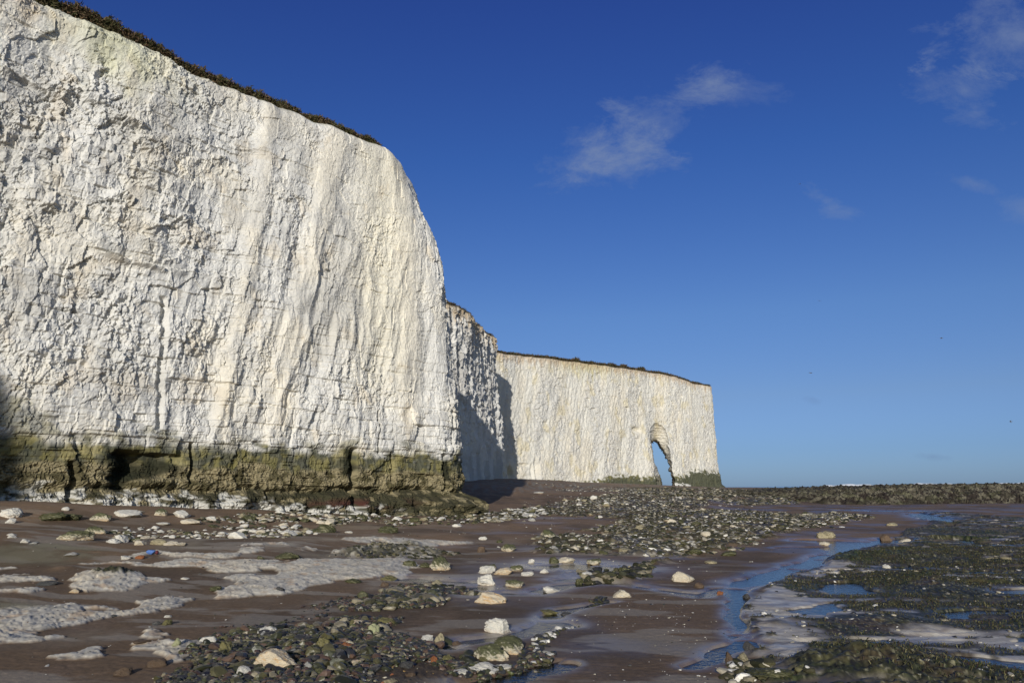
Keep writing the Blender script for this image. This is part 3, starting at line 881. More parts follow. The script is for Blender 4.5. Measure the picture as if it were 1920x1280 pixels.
STREAM = [  # polylines (px, py, half-width in m), depth of the bed
    ([(1750, 957, .9), (1700, 957, 1.2), (1640, 957, 1.3), (1575, 955, .7)], .10),
    ([(1765, 975, .6), (1740, 968, .7), (1720, 962, .6)], .09),
    ([(1690, 1010, .5), (1640, 1016, 1.0), (1590, 1022, .8), (1560, 1036, .55), (1535, 1048, .4), (1500, 1062, .45), (1470, 1072, .55), (1430, 1082, .5), (1385, 1096, .38), (1345, 1106, .3), (1310, 1114, .25)], .085),
    ([(1640, 1016, .5), (1560, 1014, .6), (1500, 1012, .4)], .08), ([(1590, 1022, .35), (1530, 1026, .35), (1470, 1026, .25)], .07),
    ([(1400, 1092, .3), (1385, 1115, .22), (1368, 1130, .16), (1370, 1150, .14), (1382, 1175, .16), (1385, 1195, .2), (1372, 1212, .24), (1345, 1228, .2), (1320, 1245, .16)], .075),
    ([(1400, 1255, .10), (1425, 1262, .12)], .09),
    ([(1310, 1114, .25), (1260, 1108, .25), (1190, 1098, .25), (1130, 1092, .3), (1060, 1096, .35), (990, 1110, .35), (930, 1110, .3), (880, 1110, .25)], .05),
    ([(1060, 1058, .9), (1130, 1066, .8), (1160, 1072, .5), (1060, 1085, .3)], .05),
    ([(770, 1085, .3), (860, 1092, .45), (900, 1108, .4)], .045),
    ([(1150, 1128, .12), (1080, 1135, .2), (1040, 1150, .25), (1010, 1175, .25), (960, 1190, .3), (890, 1195, .3), (840, 1212, .2)], .045),
    ([(1045, 1242, .10), (1010, 1252, .14), (960, 1266, .15), (900, 1280, .15)], .07),
    ([(1030, 1160, .2), (1060, 1170, .2)], .045),
    ([(1545, 1102, .25), (1580, 1103, .5), (1640, 1108, .2)], .14), ([(1700, 1062, .35), (1712, 1063, .35)], .12),
    ([(1790, 1148, .2), (1850, 1142, .3)], .10), ([(1610, 1196, .14), (1645, 1198, .14)], .12), ([(1790, 1070, .2), (1850, 1070, .25)], .12), ([(1890, 1107, .3), (1950, 1105, .4)], .14),
    ([(1800, 1228, .1), (1850, 1238, .14), (1950, 1245, .15)], .10), ([(1590, 965, .3), (1620, 966, .3)], .06),
    ([(60, 1035, .8), (140, 1040, .7), (30, 1042, .8)], .0),
]


SH_A = [(300, 1275), (360, 1250), (330, 1225), (380, 1205), (440, 1186), (520, 1180), (600, 1178), (640, 1160), (740, 1158), (770, 1172), (720, 1190), (790, 1200), (830, 1212), (860, 1226), (960, 1235), (1000, 1225), (1040, 1238), (960, 1260), (860, 1275), (800, 1310), (280, 1310)]
SH_B = [(640, 1140), (690, 1128), (700, 1112), (760, 1104), (840, 1094), (880, 1102), (905, 1108), (860, 1118), (800, 1134), (760, 1146), (700, 1152)]
SH_C = [(980, 1232), (1000, 1205), (1040, 1196), (1080, 1172), (1070, 1185), (1030, 1215), (1010, 1240)]
SH_D = [(1080, 1142), (1090, 1132), (1140, 1122), (1155, 1121), (1130, 1132)]
SH_E = [(380, 1180), (560, 1178), (620, 1145), (720, 1118), (640, 1120), (540, 1160)]
CF1 = [(1040, 940), (1150, 925), (1260, 928), (1330, 935), (1320, 950), (1250, 968), (1190, 974), (1080, 970), (1030, 965)]
CF2 = [(1180, 972), (1320, 955), (1420, 960), (1500, 965), (1580, 962), (1640, 968), (1560, 985), (1480, 998), (1440, 1010), (1400, 1025), (1330, 1040), (1250, 1045), (1140, 1042), (1020, 1040), (1000, 1025), (1010, 1008), (1100, 998)]
CF3 = [(890, 968), (960, 955), (1040, 950), (1040, 965), (980, 972), (920, 980)]
CF4 = [(1080, 1070), (1180, 1060), (1240, 1052), (1210, 1075), (1190, 1090), (1120, 1088)]
CF5 = [(1130, 920), (1260, 915), (1400, 918), (1500, 930), (1500, 945), (1400, 948), (1300, 935)]
CF6 = [(1000, 905), (1100, 912), (1240, 918), (1340, 925), (1180, 925), (1050, 920)]
CF7 = [(620, 1040), (680, 1022), (760, 1022), (860, 1040), (780, 1048), (700, 1050)]
CF8 = [(1380, 1250), (1460, 1245), (1500, 1262), (1480, 1290), (1380, 1290)]

POOLS = [[(1538, 1092), (1560, 1088), (1605, 1089), (1622, 1098), (1648, 1106), (1640, 1111), (1600, 1114), (1545, 1110)], [(1688, 1062), (1705, 1059), (1718, 1062), (1708, 1067), (1692, 1066)],
         [(1775, 1152), (1800, 1143), (1866, 1138), (1850, 1147), (1820, 1156), (1790, 1159)], [(1600, 1194), (1650, 1190), (1664, 1196), (1640, 1205), (1610, 1203)],
         [(1880, 1103), (1960, 1100), (1960, 1112), (1890, 1111)], [(1780, 1070), (1850, 1067), (1885, 1070), (1840, 1074), (1790, 1074)], [(1500, 1134), (1560, 1126), (1582, 1140), (1540, 1150), (1470, 1144)],
         [(1800, 1224), (1860, 1228), (1960, 1240), (1960, 1257), (1860, 1245), (1820, 1236)], [(1052, 1236), (1040, 1248), (1010, 1263), (960, 1288), (900, 1310), (880, 1285), (950, 1266), (1005, 1248)],
         [(1900, 1190), (1960, 1186), (1960, 1202), (1905, 1203)], [(1820, 1020), (1900, 1018), (1900, 1023), (1830, 1024)]]


def beach(x, y):
    """height, colour and wetness of the beach at (x, y)"""
    r = np.hypot(x, y)
    h = hb(x, y) + .004 * fbm(x / .12, y / .05, 3, 598) * ss(20, 12, r) + .010 * fbm(x / 1.8, y / 1.8, 4, 600) + .02 * fbm(x / 6, y / 6, 2, 601)
    # sand
    c = np.broadcast_to(np.array([.212, .140, .084]), x.shape + (3,)).copy()
    c = mixc(c, (.120, .083, .054), ss(-.2, .5, fbm(x / 2.5, y / 4, 4, 602)) * .8)
    c = mixc(c, (.25, .175, .125), ss(.1, .7, fbm(x / 1.2, y / 1.8, 4, 603)) * .35 + .3 * ss(.9, 1.6, h))
    wet = ss(-.3, .4, fbm(x / 2.2, y / 3.2, 4, 604) - .25 + .2 * ss(3, 8, x) - .8 * ss(.35, .8, hb(x, y))) * .55
    c = c * (1 + .22 * noise2(x / .05, y / .05, 597) * ss(25, 12, r) + .25 * ss(.25, .6, noise2(x / .35, y / .12, 596)))[..., None]
    c = c * (1 - .24 * ss(24, 14, r) - .18 * wet)[..., None]
    # grey silt film
    silt = ss(.18, .45, fbm(x / 1.7 + .3 * y, y / .8, 5, 605) + .1) * ss(26, 20, y) * ss(6, 3, x)
    c = mixc(c, (.33, .29, .235), silt * .55)
    # beach cobble tone farther up
    up_ = ss(1.0, 1.6, hb(x, y)) * ss(45, 55, y)
    c = mixc(c, (.22, .20, .17), up_ * ss(-.2, .5, fbm(x / .5, y / 1.5, 4, 606) + .3 * noise2(x / 4, y / 4, 607)) * .8)
    # pale slabs
    wx_ = x + .16 * fbm(x / .7, y / .7, 4, 610)
    wy_ = y + .26 * fbm(x / .8, y / .8, 4, 611)
    sl = np.full(x.shape, -9.0)
    for q in SLABS:
        sl = np.maximum(sl, blob(q, wx_, wy_))
    sm = ss(-.01, .035, sl) * ss(-.55, -.2, fbm(x / .8, y / .8, 5, 612) + np.clip(sl, 0, .4) * 1.2)
    sf, se, sq = facets(x / .42 + .3 * noise2(x / .3, y / .3, 607), y / .30, 608, 1.0)
    rel = .028 + .012 * np.floor(np.clip(sl, 0, .6) / .13) + .012 * fbm(x / .15, y / .15, 3, 613) + .011 * sf - .010 * ss(.06, 0, se)
    h = h + sm * rel
    sc = mixc(np.broadcast_to(np.array([.60, .55, .45]), c.shape), (.66, .585, .45), ss(-.1, .5, fbm(x / .8, y / .8, 3, 614)))
    sc = mixc(sc, (.45, .27, .13), ss(.35, .7, fbm(x / .35, y / .35, 4, 615)) * .5)
    sc = mixc(sc, (.36, .33, .28), ss(.1, .6, fbm(x / .5, y / .3, 4, 616)) * .5)
    sc = sc * (1 - .35 * ss(.1, .0, se) + .25 * noise2(x / .04, y / .04, 609))[..., None]
    c = mixc(c, sc, sm * .95)
    wet = wet * (1 - sm) + .25 * sm
    # weed-grown mound on the third slab and weedy strips
    for px, py, rad, hh_ in ((212, 1082, .55, .07), (120, 1068, .35, .06)):
        qx, qy = at(px, py)
        g = np.exp(-((x - qx) ** 2 + (y - qy) ** 2) / rad ** 2 * 1.3)
        h = h + g * hh_ * (1 + .25 * fbm(x / .3, y / .3, 3, 617))
        wd = ss(.55, .75, g + .15 * fbm(x / .15, y / .15, 3, 618)) * (hh_ > .065)
        c = mixc(c, (.045, .045, .02), wd)
        h = h + wd * .05 * (.5 + fbm(x / .07, y / .07, 2, 619))
    # green-brown puddle stains on the far left
    for px, py, rx_, ry_ in ((40, 1042, 1.6, .8), (0, 1135, .7, .35), (115, 1025, .9, .3)):
        qx, qy = at(px, py)
        g = ss(1.3, .3, np.hypot((x - qx) / rx_, (y - qy) / ry_) + .4 * fbm(x / .5, y / .5, 3, 620))
        c = mixc(c, (.085, .075, .03), g * .7)
        wet = np.maximum(wet, g * .6)
    # weed-grown platform on the right
    P = zone(WEEDPLAT)
    wp = inside(P, x + .25 * fbm(x / .9, y / .9, 3, 630), y + .4 * fbm(x / 1.1, y / 1.1, 3, 631))
    wm = ss(-.05, .15, wp)
    pr = np.full(x.shape, -9.0)
    for q in PALE_R:
        pr = np.maximum(pr, blob(q, x + .25 * fbm(x / .5, y / .5, 4, 632), y + .3 * fbm(x / .5, y / .5, 4, 633)))
    pm = np.clip(ss(-.05, .12, pr) * ss(-.75, -.45, fbm(x / .5, y / .3, 4, 635)) + .8 * ss(.34, .5, fbm(x / 1.2, y / .4, 5, 634)), 0, 1)
    mound = np.zeros_like(x)
    for px, py, rad, hh_ in MOUNDS:
        qx, qy = at(px, py)
        mound = mound + hh_ * np.exp(-(((x - qx) / rad) ** 2 + ((y - qy) / (rad * .8)) ** 2))
    mound = .62 * mound * (.8 + .3 * fbm(x / .4, y / .4, 3, 640)) + .022 * fbm(x / 1.1, y / 1.1, 3, 641) * ss(.1, .6, wp)
    far_ = .05 * fbm(x / 1.2, y / 1.2, 4, 642) * ss(20, 30, y)
    weed = np.clip(ss(.03, .07, mound) + ss(-.15, .25, fbm(x / 1.1, y / .35, 5, 643) + .08), 0, 1) * (1 - pm * ss(.08, .05, mound))
    tuft = fbm(x / .10, y / .10, 3, 644) * .016 + .02 * (1 - abs(noise2(x / .22, y / .06, 645)) * 2)
    dips = ss(.10, .30, fbm(x / 2.0, y / .6, 3, 647)) * ss(.05, .02, mound) * ss(.25, .6, wp)
    h = h - wm * dips * .11
    h = h + wm * (.025 + mound + far_ + weed * (.015 + tuft * ss(45, 20, r)) + pm * .01 * fbm(x / .2, y / .2, 3, 646))
    wc = mixc(np.broadcast_to(np.array([.032, .034, .016]), c.shape), (.072, .067, .028), ss(-.1, .5, fbm(x / .35, y / .25, 4, 650)))
    wc = mixc(wc, (.10, .060, .034), ss(.15, .6, fbm(x / .9, y / .6, 4, 651)) * .5)
    wc = mixc(wc, (.22, .20, .12), ss(.40, .60, fbm(x / .06, y / .045, 4, 652) + .12 * ss(20, 40, r) + .2 * noise2(x / 1.5, y / 1.5, 653)) * .75)
    wc = mixc(wc, (.035, .055, .012), ss(.15, .5, noise2(x / 1.3, y / 1.3, 654)) * .5)
    pc = mixc(np.broadcast_to(np.array([.42, .375, .31]), c.shape), (.56, .51, .42), ss(-.1, .4, fbm(x / .4, y / .2, 4, 655)))
    pc = mixc(pc, (.19, .15, .12), ss(.1, .5, fbm(x / .5 + 5, y / .22, 4, 656)) * .6)
    bare = mixc(np.broadcast_to(np.array([.095, .078, .058]), c.shape), pc, pm * ss(.075, .03, mound))
    c = mixc(c, mixc(bare, wc, weed), wm)
    # cobbly ground: dark between the stones
    for q in (CF1, CF2, CF3, CF4, CF5, CF7):
        rz = ss(-.3, .5, blob(q, x, y) + .6 * fbm(x / 1.5, y / 1.5, 3, 670)) * ss(-.55, -.1, fbm(x / 1.6, y / 2.2, 3, 671))
        rc = mixc(np.broadcast_to(np.array([.045, .042, .022]), c.shape), (.17, .15, .09), ss(.05, .4, fbm(x / .3, y / .35, 4, 672)))
        rc = mixc(rc, (.45, .41, .32), ss(.4, .6, fbm(x / .22, y / .3, 3, 673)))
        c = mixc(c, rc, rz * .9)
        h = h + rz * (.05 + .09 * fbm(x / .35, y / .35, 4, 674))
    for q in (SH_A, SH_B):
        rz = ss(-.1, .25, blob(q, x, y) + .2 * fbm(x / .5, y / .5, 3, 675)) * ss(-.5, .0, fbm(x / .9, y / .9, 3, 676) + .2)
        c = mixc(c, (.055, .044, .034), rz * .8)
        h = h + rz * (.012 + .012 * fbm(x / .05, y / .05, 2, 677))
    wet = np.where(wm > .5, .35 + .3 * (1 - weed) * ss(-.3, .3, noise2(x / .7, y / .7, 657)), wet)
    for q in POOLS:
        bq_ = blob(q, x, y)
        bq_ = np.where(bq_ < -1.9, -1.9, bq_)
        fl_ = ss(.0, 1.1, -bq_ - .15)
        h = np.where(wm > .01, hb(x, y) - .02 + (h - hb(x, y) + .02) * (.12 + .88 * fl_), h)
        k = ss(-.06, .07, blob(q, x + .12 * fbm(x / .5, y / .5, 3, 690), y + .16 * fbm(x / .5, y / .5, 3, 691)))
        h = h * (1 - k) + (hb(x, y) - .085) * k
    # streams and pools
    for pts, dep_ in STREAM:
        if dep_ <= 0:
            continue
        p = np.array(pts, float)
        qx, qy = at(p[:, 0], p[:, 1])
        best = np.full(x.shape, 9.0)
        mm = (x > qx.min() - 4) & (x < qx.max() + 4) & (y > qy.min() - 4) & (y < qy.max() + 4)
        xs = x[mm] + .10 * fbm(x[mm] / 1.2, y[mm] / 1.2, 2, 660) * (1 + r[mm] / 25)
        ys = y[mm] + .10 * fbm(x[mm] / 1.2, y[mm] / 1.2, 2, 661) * (1 + r[mm] / 25)
        bb = best[mm]
        for i in range(len(p) - 1):
            ex, ey = qx[i + 1] - qx[i], qy[i + 1] - qy[i]
            t = np.clip(((xs - qx[i]) * ex + (ys - qy[i]) * ey) / (ex * ex + ey * ey + 1e-9), 0, 1)
            d = np.hypot(xs - qx[i] - t * ex, ys - qy[i] - t * ey) / (p[i, 2] + t * (p[i + 1, 2] - p[i, 2]))
            bb = np.minimum(bb, d)
        best[mm] = bb * (1.65 if len(p) > 6 or dep_ >= .1 else 1.15)
        k = ss(1.6, .55, best)
        tgt = hb(x, y) - dep_ * np.clip(.95 + .9 * fbm(x / 1.6, y / .7, 3, 665), .3, 1.5)
        h = h * (1 - k) + tgt * k + .012 * k * fbm(x / .3, y / .3, 2, 662)
        near_ = ss(3.5, 1.0, best)
        wet = np.maximum(wet, near_ * .85 * (dep_ >= .045))
        if dep_ < .055:     # pale chalk silt lies in the shallow channels
            c = mixc(c, (.30, .275, .235), ss(2.2, .8, best + .6 * fbm(x / .5, y / .25, 4, 663)) * .6)
        c = mixc(c, (.36, .33, .28), np.exp(-((best - 1.7) / .5) ** 2) * ss(.1, .5, fbm(x / .8, y / .5, 4, 664)) * .4 * (dep_ > .05))
    c = c * (1 + wm * weed * (.9 * noise2(x / .035, y / .05, 680) + .6 * noise2(x / .09, y / .12, 681)))[..., None]
    return h, np.clip(c, .012, 1), np.clip(wet, 0, 1)


rr_ = np.r_[np.geomspace(2.5, 6.2, 20)[:-1], np.geomspace(6.2, 48, 620), np.geomspace(48.2, 175, 260)[1:], np.geomspace(178, 420, 12)]
aa_ = np.r_[np.radians(np.linspace(-90, -37, 40))[:-1], np.radians(np.linspace(-37, 37, 1150)), np.radians(np.linspace(37, 90, 40))[1:]]
Rg, Ag = np.meshgrid(rr_, aa_, indexing='ij')
Xb, Yb = Rg * np.sin(Ag), Rg * np.cos(Ag)
with ThreadPoolExecutor(4) as ex_:
    parts = list(ex_.map(lambda k: beach(Xb[k], Yb[k]), [slice(a, a + 45) for a in range(0, len(rr_), 45)]))
Hb, Cb, Wb = [np.concatenate([p_[k] for p_ in parts]) for k in range(3)]
lim = ss(165, 260, Rg)
Hb = Hb * (1 - lim) - 1.5 * lim
F = grid_faces(*Rg.shape)[:, ::-1]
beach_o = link('beach', new_mesh('beach', np.stack([Xb, Yb, Hb], -1).reshape(-1, 3), F, {'col': Cb.reshape(-1, 3), 'wet': Wb.ravel()}, smooth=True), M_BEACH, kind='structure', category='beach',
               label='brown sand beach with pale chalk slabs on the left and dark weed-grown rock on the right')
print('beach', len(Xb.ravel()))
_lr = np.interp


def surf_h(x, y):
    """height and colour of the finished beach mesh"""
    x, y = np.asarray(x, float), np.asarray(y, float)
    i = np.interp(np.hypot(x, y), rr_, np.arange(len(rr_)))
    j = np.interp(np.arctan2(x, y), aa_, np.arange(len(aa_)))
    i0 = np.clip(i.astype(int), 0, len(rr_) - 2)
    j0 = np.clip(j.astype(int), 0, len(aa_) - 2)
    u, v = i - i0, j - j0
    h = (Hb[i0, j0] * (1 - u) + Hb[i0 + 1, j0] * u) * (1 - v) + (Hb[i0, j0 + 1] * (1 - u) + Hb[i0 + 1, j0 + 1] * u) * v
    return h, Cb[i0, j0]


# the rest of the ground, behind and beside the camera
g1 = np.linspace(-2000, 2000, 81)
GX, GY = np.meshgrid(g1, g1, indexing='ij')
gzv = np.where((GX < -30) & (GY < 300), 0.3, -1.6)
link('ground', new_mesh('ground', np.stack([GX, GY, gzv * 0 - 1.55], -1).reshape(-1, 3), grid_faces(81, 81), {'col': np.tile((.17, .12, .09), (81 * 81, 1))}), M_BEACH, kind='structure', category='ground',
     label='sea bed and sand running out under the beach and the sea')
g2x, g2y = np.linspace(-60, 60, 61), np.linspace(-120, 2.6, 62)
GX, GY = np.meshgrid(g2x, g2y, indexing='ij')
V = np.stack([GX, GY, hb(GX, GY) - .03], -1).reshape(-1, 3)
link('sand', new_mesh('sand', V, grid_faces(61, 62), {'col': np.tile((.18, .12, .09), (len(V), 1)), 'wet': np.zeros(len(V))}, smooth=True), M_BEACH, kind='structure', category='sand',
     label='plain brown sand behind the viewpoint')


# ------------------------------------------------------------------ water
def water_mat(name, tint, rip, dist):
    m = bpy.data.materials.new(name)
    m.use_nodes = True
    n, l = m.node_tree.nodes, m.node_tree.links
    n.clear()
    o = N(n, 'ShaderNodeOutputMaterial')
    mixs = N(n, 'ShaderNodeMixShader')
    fr = N(n, 'ShaderNodeFresnel')
    fr.inputs['IOR'].default_value = 1.33
    gl = N(n, 'ShaderNodeBsdfGlossy')
    gl.inputs['Roughness'].default_value = 0.06
    tr = N(n, 'ShaderNodeBsdfTransparent')
    tr.inputs['Color'].default_value = tint
    tcn = N(n, 'ShaderNodeTexCoord')
    nn = N(n, 'ShaderNodeTexNoise')
    nn.inputs['Scale'].default_value = rip
    nn.inputs['Detail'].default_value = 4
    l.new(tcn.outputs['Object'], nn.inputs['Vector'])
    b = N(n, 'ShaderNodeBump')
    b.inputs['Strength'].default_value = 0.35
    b.inputs['Distance'].default_value = dist
    l.new(nn.outputs[0], b.inputs['Height'])
    l.new(b.outputs[0], gl.inputs['Normal'])
    l.new(b.outputs[0], fr.inputs['Normal'])
    l.new(fr.outputs[0], mixs.inputs[0])
    l.new(tr.outputs[0], mixs.inputs[1])
    l.new(gl.outputs[0], mixs.inputs[2])
    l.new(mixs.outputs[0], o.inputs[0])
    return m


M_WATER = water_mat('shallow_water', (.62, .66, .68, 1), 14, .02)
wxs, wys = np.arange(-14, 60, .5), np.arange(4, 72, .5)
GX, GY = np.meshgrid(wxs, wys, indexing='ij')
V = np.stack([GX, GY, hb(GX, GY) - .036], -1)
kp = (V[:-1, :-1, 2] < .9)
link('water', new_mesh('water', V.reshape(-1, 3), grid_faces(len(wxs), len(wys), kp), smooth=True), M_WATER, kind='structure', category='water', label='shallow stream and tide pools winding across the wet sand and reflecting blue sky')

sea_m = bpy.data.materials.new('sea')
sea_m.use_nodes = True
n, l = sea_m.node_tree.nodes, sea_m.node_tree.links
p = n['Principled BSDF']
p.inputs['Base Color'].default_value = (.06, .10, .12, 1)
p.inputs['Roughness'].default_value = .15
nn = N(n, 'ShaderNodeTexNoise')
nn.inputs['Scale'].default_value = .6
b = N(n, 'ShaderNodeBump')
b.inputs['Distance'].default_value = .3
l.new(nn.outputs[0], b.inputs['Height'])
l.new(b.outputs[0], p.inputs['Normal'])
V = [(-9000, 165, -.5), (9000, 165, -.5), (9000, 9000, -.5), (-9000, 9000, -.5)]
link('sea', new_mesh('sea', V, [(0, 1, 2, 3)]), sea_m, kind='structure', category='sea', label='grey blue sea beyond the reef reaching the horizon')

# breaking waves beyond the reef
sx, sy = np.arange(80, 330, .5), np.linspace(-1, 1, 15)
GX, GY = np.meshgrid(sx, sy, indexing='ij')
crest = 1.90 + .35 * noise2(GX / 14, GX * 0, 700) + .18 * noise2(GX / 3, GX * 0, 701) + .12 * noise2(GX / 1.1, GY, 702)
crest = crest * ss(.2, .5, .5 + .9 * noise2(GX / 22, GX * 0, 703) + .35)
V = np.stack([GX, 205 + GY * 3 + 3 * noise2(GX / 20, GX * 0, 704), -.6 + (crest + .6) * np.clip(1 - GY ** 2, 0, 1) ** .7], -1)
link('surf', new_mesh('surf', V.reshape(-1, 3), grid_faces(*GX.shape), {'col': np.tile((.75, .77, .78), (V[..., 0].size, 1))}), M_CHALK, kind='stuff', category='surf', label='white line of breaking surf showing over the dark reef at the horizon')

# ------------------------------------------------------------------ reef along the right horizon
rx = np.concatenate([np.arange(4, 90, .13), np.arange(90, 150, .6)])
ry = np.concatenate([np.arange(0, 9, .13), np.geomspace(9.2, 45, 60)])
GX, GT = np.meshgrid(rx, ry, indexing='ij')
frontx = np.interp(GX, [4, 10, 16, 20, 24, 27, 32, 45, 70, 150], [112, 104, 95, 84, 73, 67.5, 66.5, 67.5, 70, 90])
GY = frontx + 1.6 * noise2(GX / 7, GX * 0, 710) + GT
ht = np.interp(GX, [4, 9, 14, 20, 26, 32, 45, 150], [.05, .2, .3, .5, .95, 1.25, 1.45, 1.5])
prof = ss(-.2, 3.2, GT) * .62 + ss(3, 9, GT) * .3 + ss(9, 30, GT) * .10
prof = prof * (1 - ss(36, 45, GT))
wx = GX + .4 * noise2(GX, GY, 711)
wy = GY + .4 * noise2(GX, GY, 712)
f1, e1, q1 = facets(wx / .8, wy / .7, 713, 1.0)
f2, e2, q2 = facets(wx / .42, wy / .38, 714, 1.3)
jag = (.14 * f1 + .16 * f2 + .10 * fbm(GX / .35, GY / .35, 3, 715)) * (.35 + .65 * ht)
Zr = hb(GX, np.minimum(GY, 120)) * (1 - ss(5, 20, GT)) + (hb(GX, GY * 0 + 66) * 0 + ht * 0) * ss(5, 20, GT)
base0 = hb(GX, frontx)
Zr = base0 + (ht - np.minimum(base0, ht) * .75) * prof + jag * ss(-.3, .8, GT) * ss(45, 34, GT) - .12 * ss(.6, 0, GT)
Zr = Zr - ss(38, 45, GT) * 2.5
rs_ = vor(wx / .21, wy / .3, 719)[0][0]
pal = ss(-.1, .4, 1.1 * (rs_ - .5) + .5 * fbm(GX / .7, GY / .7, 3, 716) + .25 * ss(2.2, 4.5, GT) - .05 + .4 * ss(30, 18, GX))
c = mixc(np.broadcast_to(np.array([.026, .019, .014]), GX.shape + (3,)), (.19, .17, .115), pal * .72)
c = mixc(c, (.06, .065, .025), ss(.1, .5, fbm(GX / 1.5, GY / 1.5, 3, 717)) * .4)
c = mixc(c, (.03, .025, .015), ss(.15, .45, noise2(GX / 2.5, GY / 1.4, 718) + .12 * ss(6, 9, GT)) * .75)
link('reef', new_mesh('reef', np.stack([GX, GY, Zr], -1).reshape(-1, 3), grid_faces(*GX.shape), {'col': c.reshape(-1, 3)}), M_REEF, kind='structure', category='reef',
     label='long dark barnacled rock reef along the horizon on the right')


# ------------------------------------------------------------------ stones
def ico(sub):
    import bmesh
    bm = bmesh.new()
    bmesh.ops.create_icosphere(bm, subdivisions=sub, radius=1)
    V = np.array([v.co[:] for v in bm.verts])
    F = np.array([[v.index for v in f.verts] for f in bm.faces])
    bm.free()
    return V, F


I1, I2, I3, I4, I5 = ico(1), ico(2), ico(3), ico(5), ico(4)


def noise3(P, sc, seed):
    x, y, z = (P * sc).T
    return (noise2(x + 3.1 * z, y - 1.7 * z, seed) + noise2(y + 2.3, z + 1.9 * x, seed + 1) + noise2(z - 4.2, x + 2.7 * y, seed + 2)) / 1.8


def stone_shape(V0, seed, cuts=9, dims=(1, 1, 1), rnd=.10, flat=.0, blocky=.0):
    g = np.random.default_rng(seed)
    V = V0.copy()
    if blocky:
        V = np.sign(V) * np.abs(V) ** (1 - blocky * .6)
    for _ in range(cuts):
        nrm = g.normal(size=3)
        nrm /= np.linalg.norm(nrm)
        d = .50 + .42 * g.random()
        t = V @ nrm - d
        V = V - np.where(t > 0, t * .92, 0)[:, None] * nrm
    V = V * (1 + rnd * noise3(V, 1.6, seed) + rnd * .5 * noise3(V, 4, seed + 3) + rnd * .28 * noise3(V, 10, seed + 6))[:, None]
    if len(V) > 600:
        V = V * (1 + .05 * noise3(V, 18, seed + 9) - .045 * np.clip(noise3(V, 9, seed + 12), .15, 1))[:, None]
    return V * np.asarray(dims)


def stone_cols(V, kind, seed):
    n = len(V)
    z = V[:, 2] / max(1e-6, abs(V[:, 2]).max())
    a, b = noise3(V, 2.2, seed + 20), noise3(V, 6, seed + 25)
    base = {'white': (.62, .585, .50), 'cream': (.56, .49, .36), 'ochre': (.56, .47, .33), 'grey': (.36, .345, .31), 'flint': (.07, .068, .065),
            'olive': (.17, .15, .06), 'green': (.15, .16, .05), 'rust': (.30, .11, .04), 'brown': (.12, .08, .05), 'weed': (.06, .06, .022), 'palegreen': (.36, .36, .2), 'mossy': (.50, .45, .33), 'tan': (.34, .29, .18),
            'blue': (.08, .16, .40), 'maroon': (.10, .02, .025)}[kind]
    c = np.tile(base, (n, 1)).astype(float)
    if kind in ('white', 'cream', 'ochre', 'mossy'):
        c = mixc(c, (.45, .43, .39), ss(.0, .6, a) * .5)
        c = mixc(c, (.48, .27, .10), ss(.05, -.55, z + .5 * b) * (.6 if kind in ('ochre', 'mossy') else .25))
        if kind == 'ochre':
            c = mixc(c, (.55, .33, .12), ss(.1, .5, a + .3 * b) * .7)
    if kind in ('mossy',):
        c = mixc(c, (.055, .06, .018), ss(.0, .35, z + .5 * b + .3 * a) * .93)
    if kind in ('weed', 'olive', 'green', 'tan'):
        c = mixc(c, (.30, .27, .16), ss(.25, .6, a + .4 * b) * .5)
        c = mixc(c, (.03, .03, .014), ss(.1, .5, -a + .4 * b) * .6)
    if kind in ('flint', 'brown', 'rust', 'grey'):
        c = mixc(c, (.25, .23, .2), ss(.35, .7, b) * .5)
    return c


_cache = {}


def stone_mesh(kind, var, hi=True):
    key = (kind, var, hi)
    if key not in _cache:
        V0, F0 = I4 if hi == 2 else (I5 if hi else I2)
        V = stone_shape(V0, 40 + var * 7, cuts=9 + var % 6, rnd=.11 + .04 * (var % 3), blocky=.35 * (var % 2))
        if kind in ('weed',):
            V = V * (1 + .16 * noise3(V, 5, var) + .10 * noise3(V, 13, var + 5))[:, None]
        me = new_mesh('stone', V, F0, {'col': stone_cols(V, kind, var)}, smooth=True)
        me.materials.append(M_WEED if kind == 'weed' else M_STONE)
        _cache[key] = me
    return _cache[key]


def hgt(x, y):
    return float(surf_h([float(x)], [float(y)])[0][0])


BOULDERS = []     # filled as (px, py, width px, height px, kind, variant, name, label)
def B(px, py, w, h, kind, var, label, name='boulder', cat='boulder', yaw=0.0):
    BOULDERS.append((px, py, w, h, kind, var, name, label, cat, yaw))


B(518, 1262, 70, 34, 'ochre', 0, 'largest cream and orange boulder lying in the dark shingle at the bottom edge', yaw=.3)
B(935, 1186, 50, 28, 'white', 1, 'blocky white chalk boulder standing alone in shallow water above the two green topped boulders', yaw=.2)
B(920, 1134, 56, 22, 'ochre', 3, 'flat cream boulder with orange underside beside the wet channel, above the blocky white one')
B(918, 1241, 68, 34, 'mossy', 4, 'rounded boulder with dark green algae top, front one of the pair in the shingle', yaw=.1)
B(955, 1228, 58, 32, 'mossy', 6, 'rounded boulder with olive algae top, rear one of the pair in the shingle', yaw=.5)
B(905, 1262, 58, 16, 'white', 5, 'flat white slab half in water right below the green topped boulders')
B(864, 1269, 34, 10, 'white', 7, 'small thin white slab at the bottom edge left of the flat white slab', 'stone', 'stone')
B(944, 1256, 28, 8, 'white', 8, 'thin pale slab beside the blue puddle below the green topped boulders', 'stone', 'stone')
B(826, 1072, 38, 28, 'mossy', 2, 'round boulder with ochre base and green cap alone on sand left of pale stones', yaw=.7)
B(770, 1066, 28, 12, 'weed', 1, 'low dark weedy rock just left of the round green capped boulder', 'rock', 'rock')
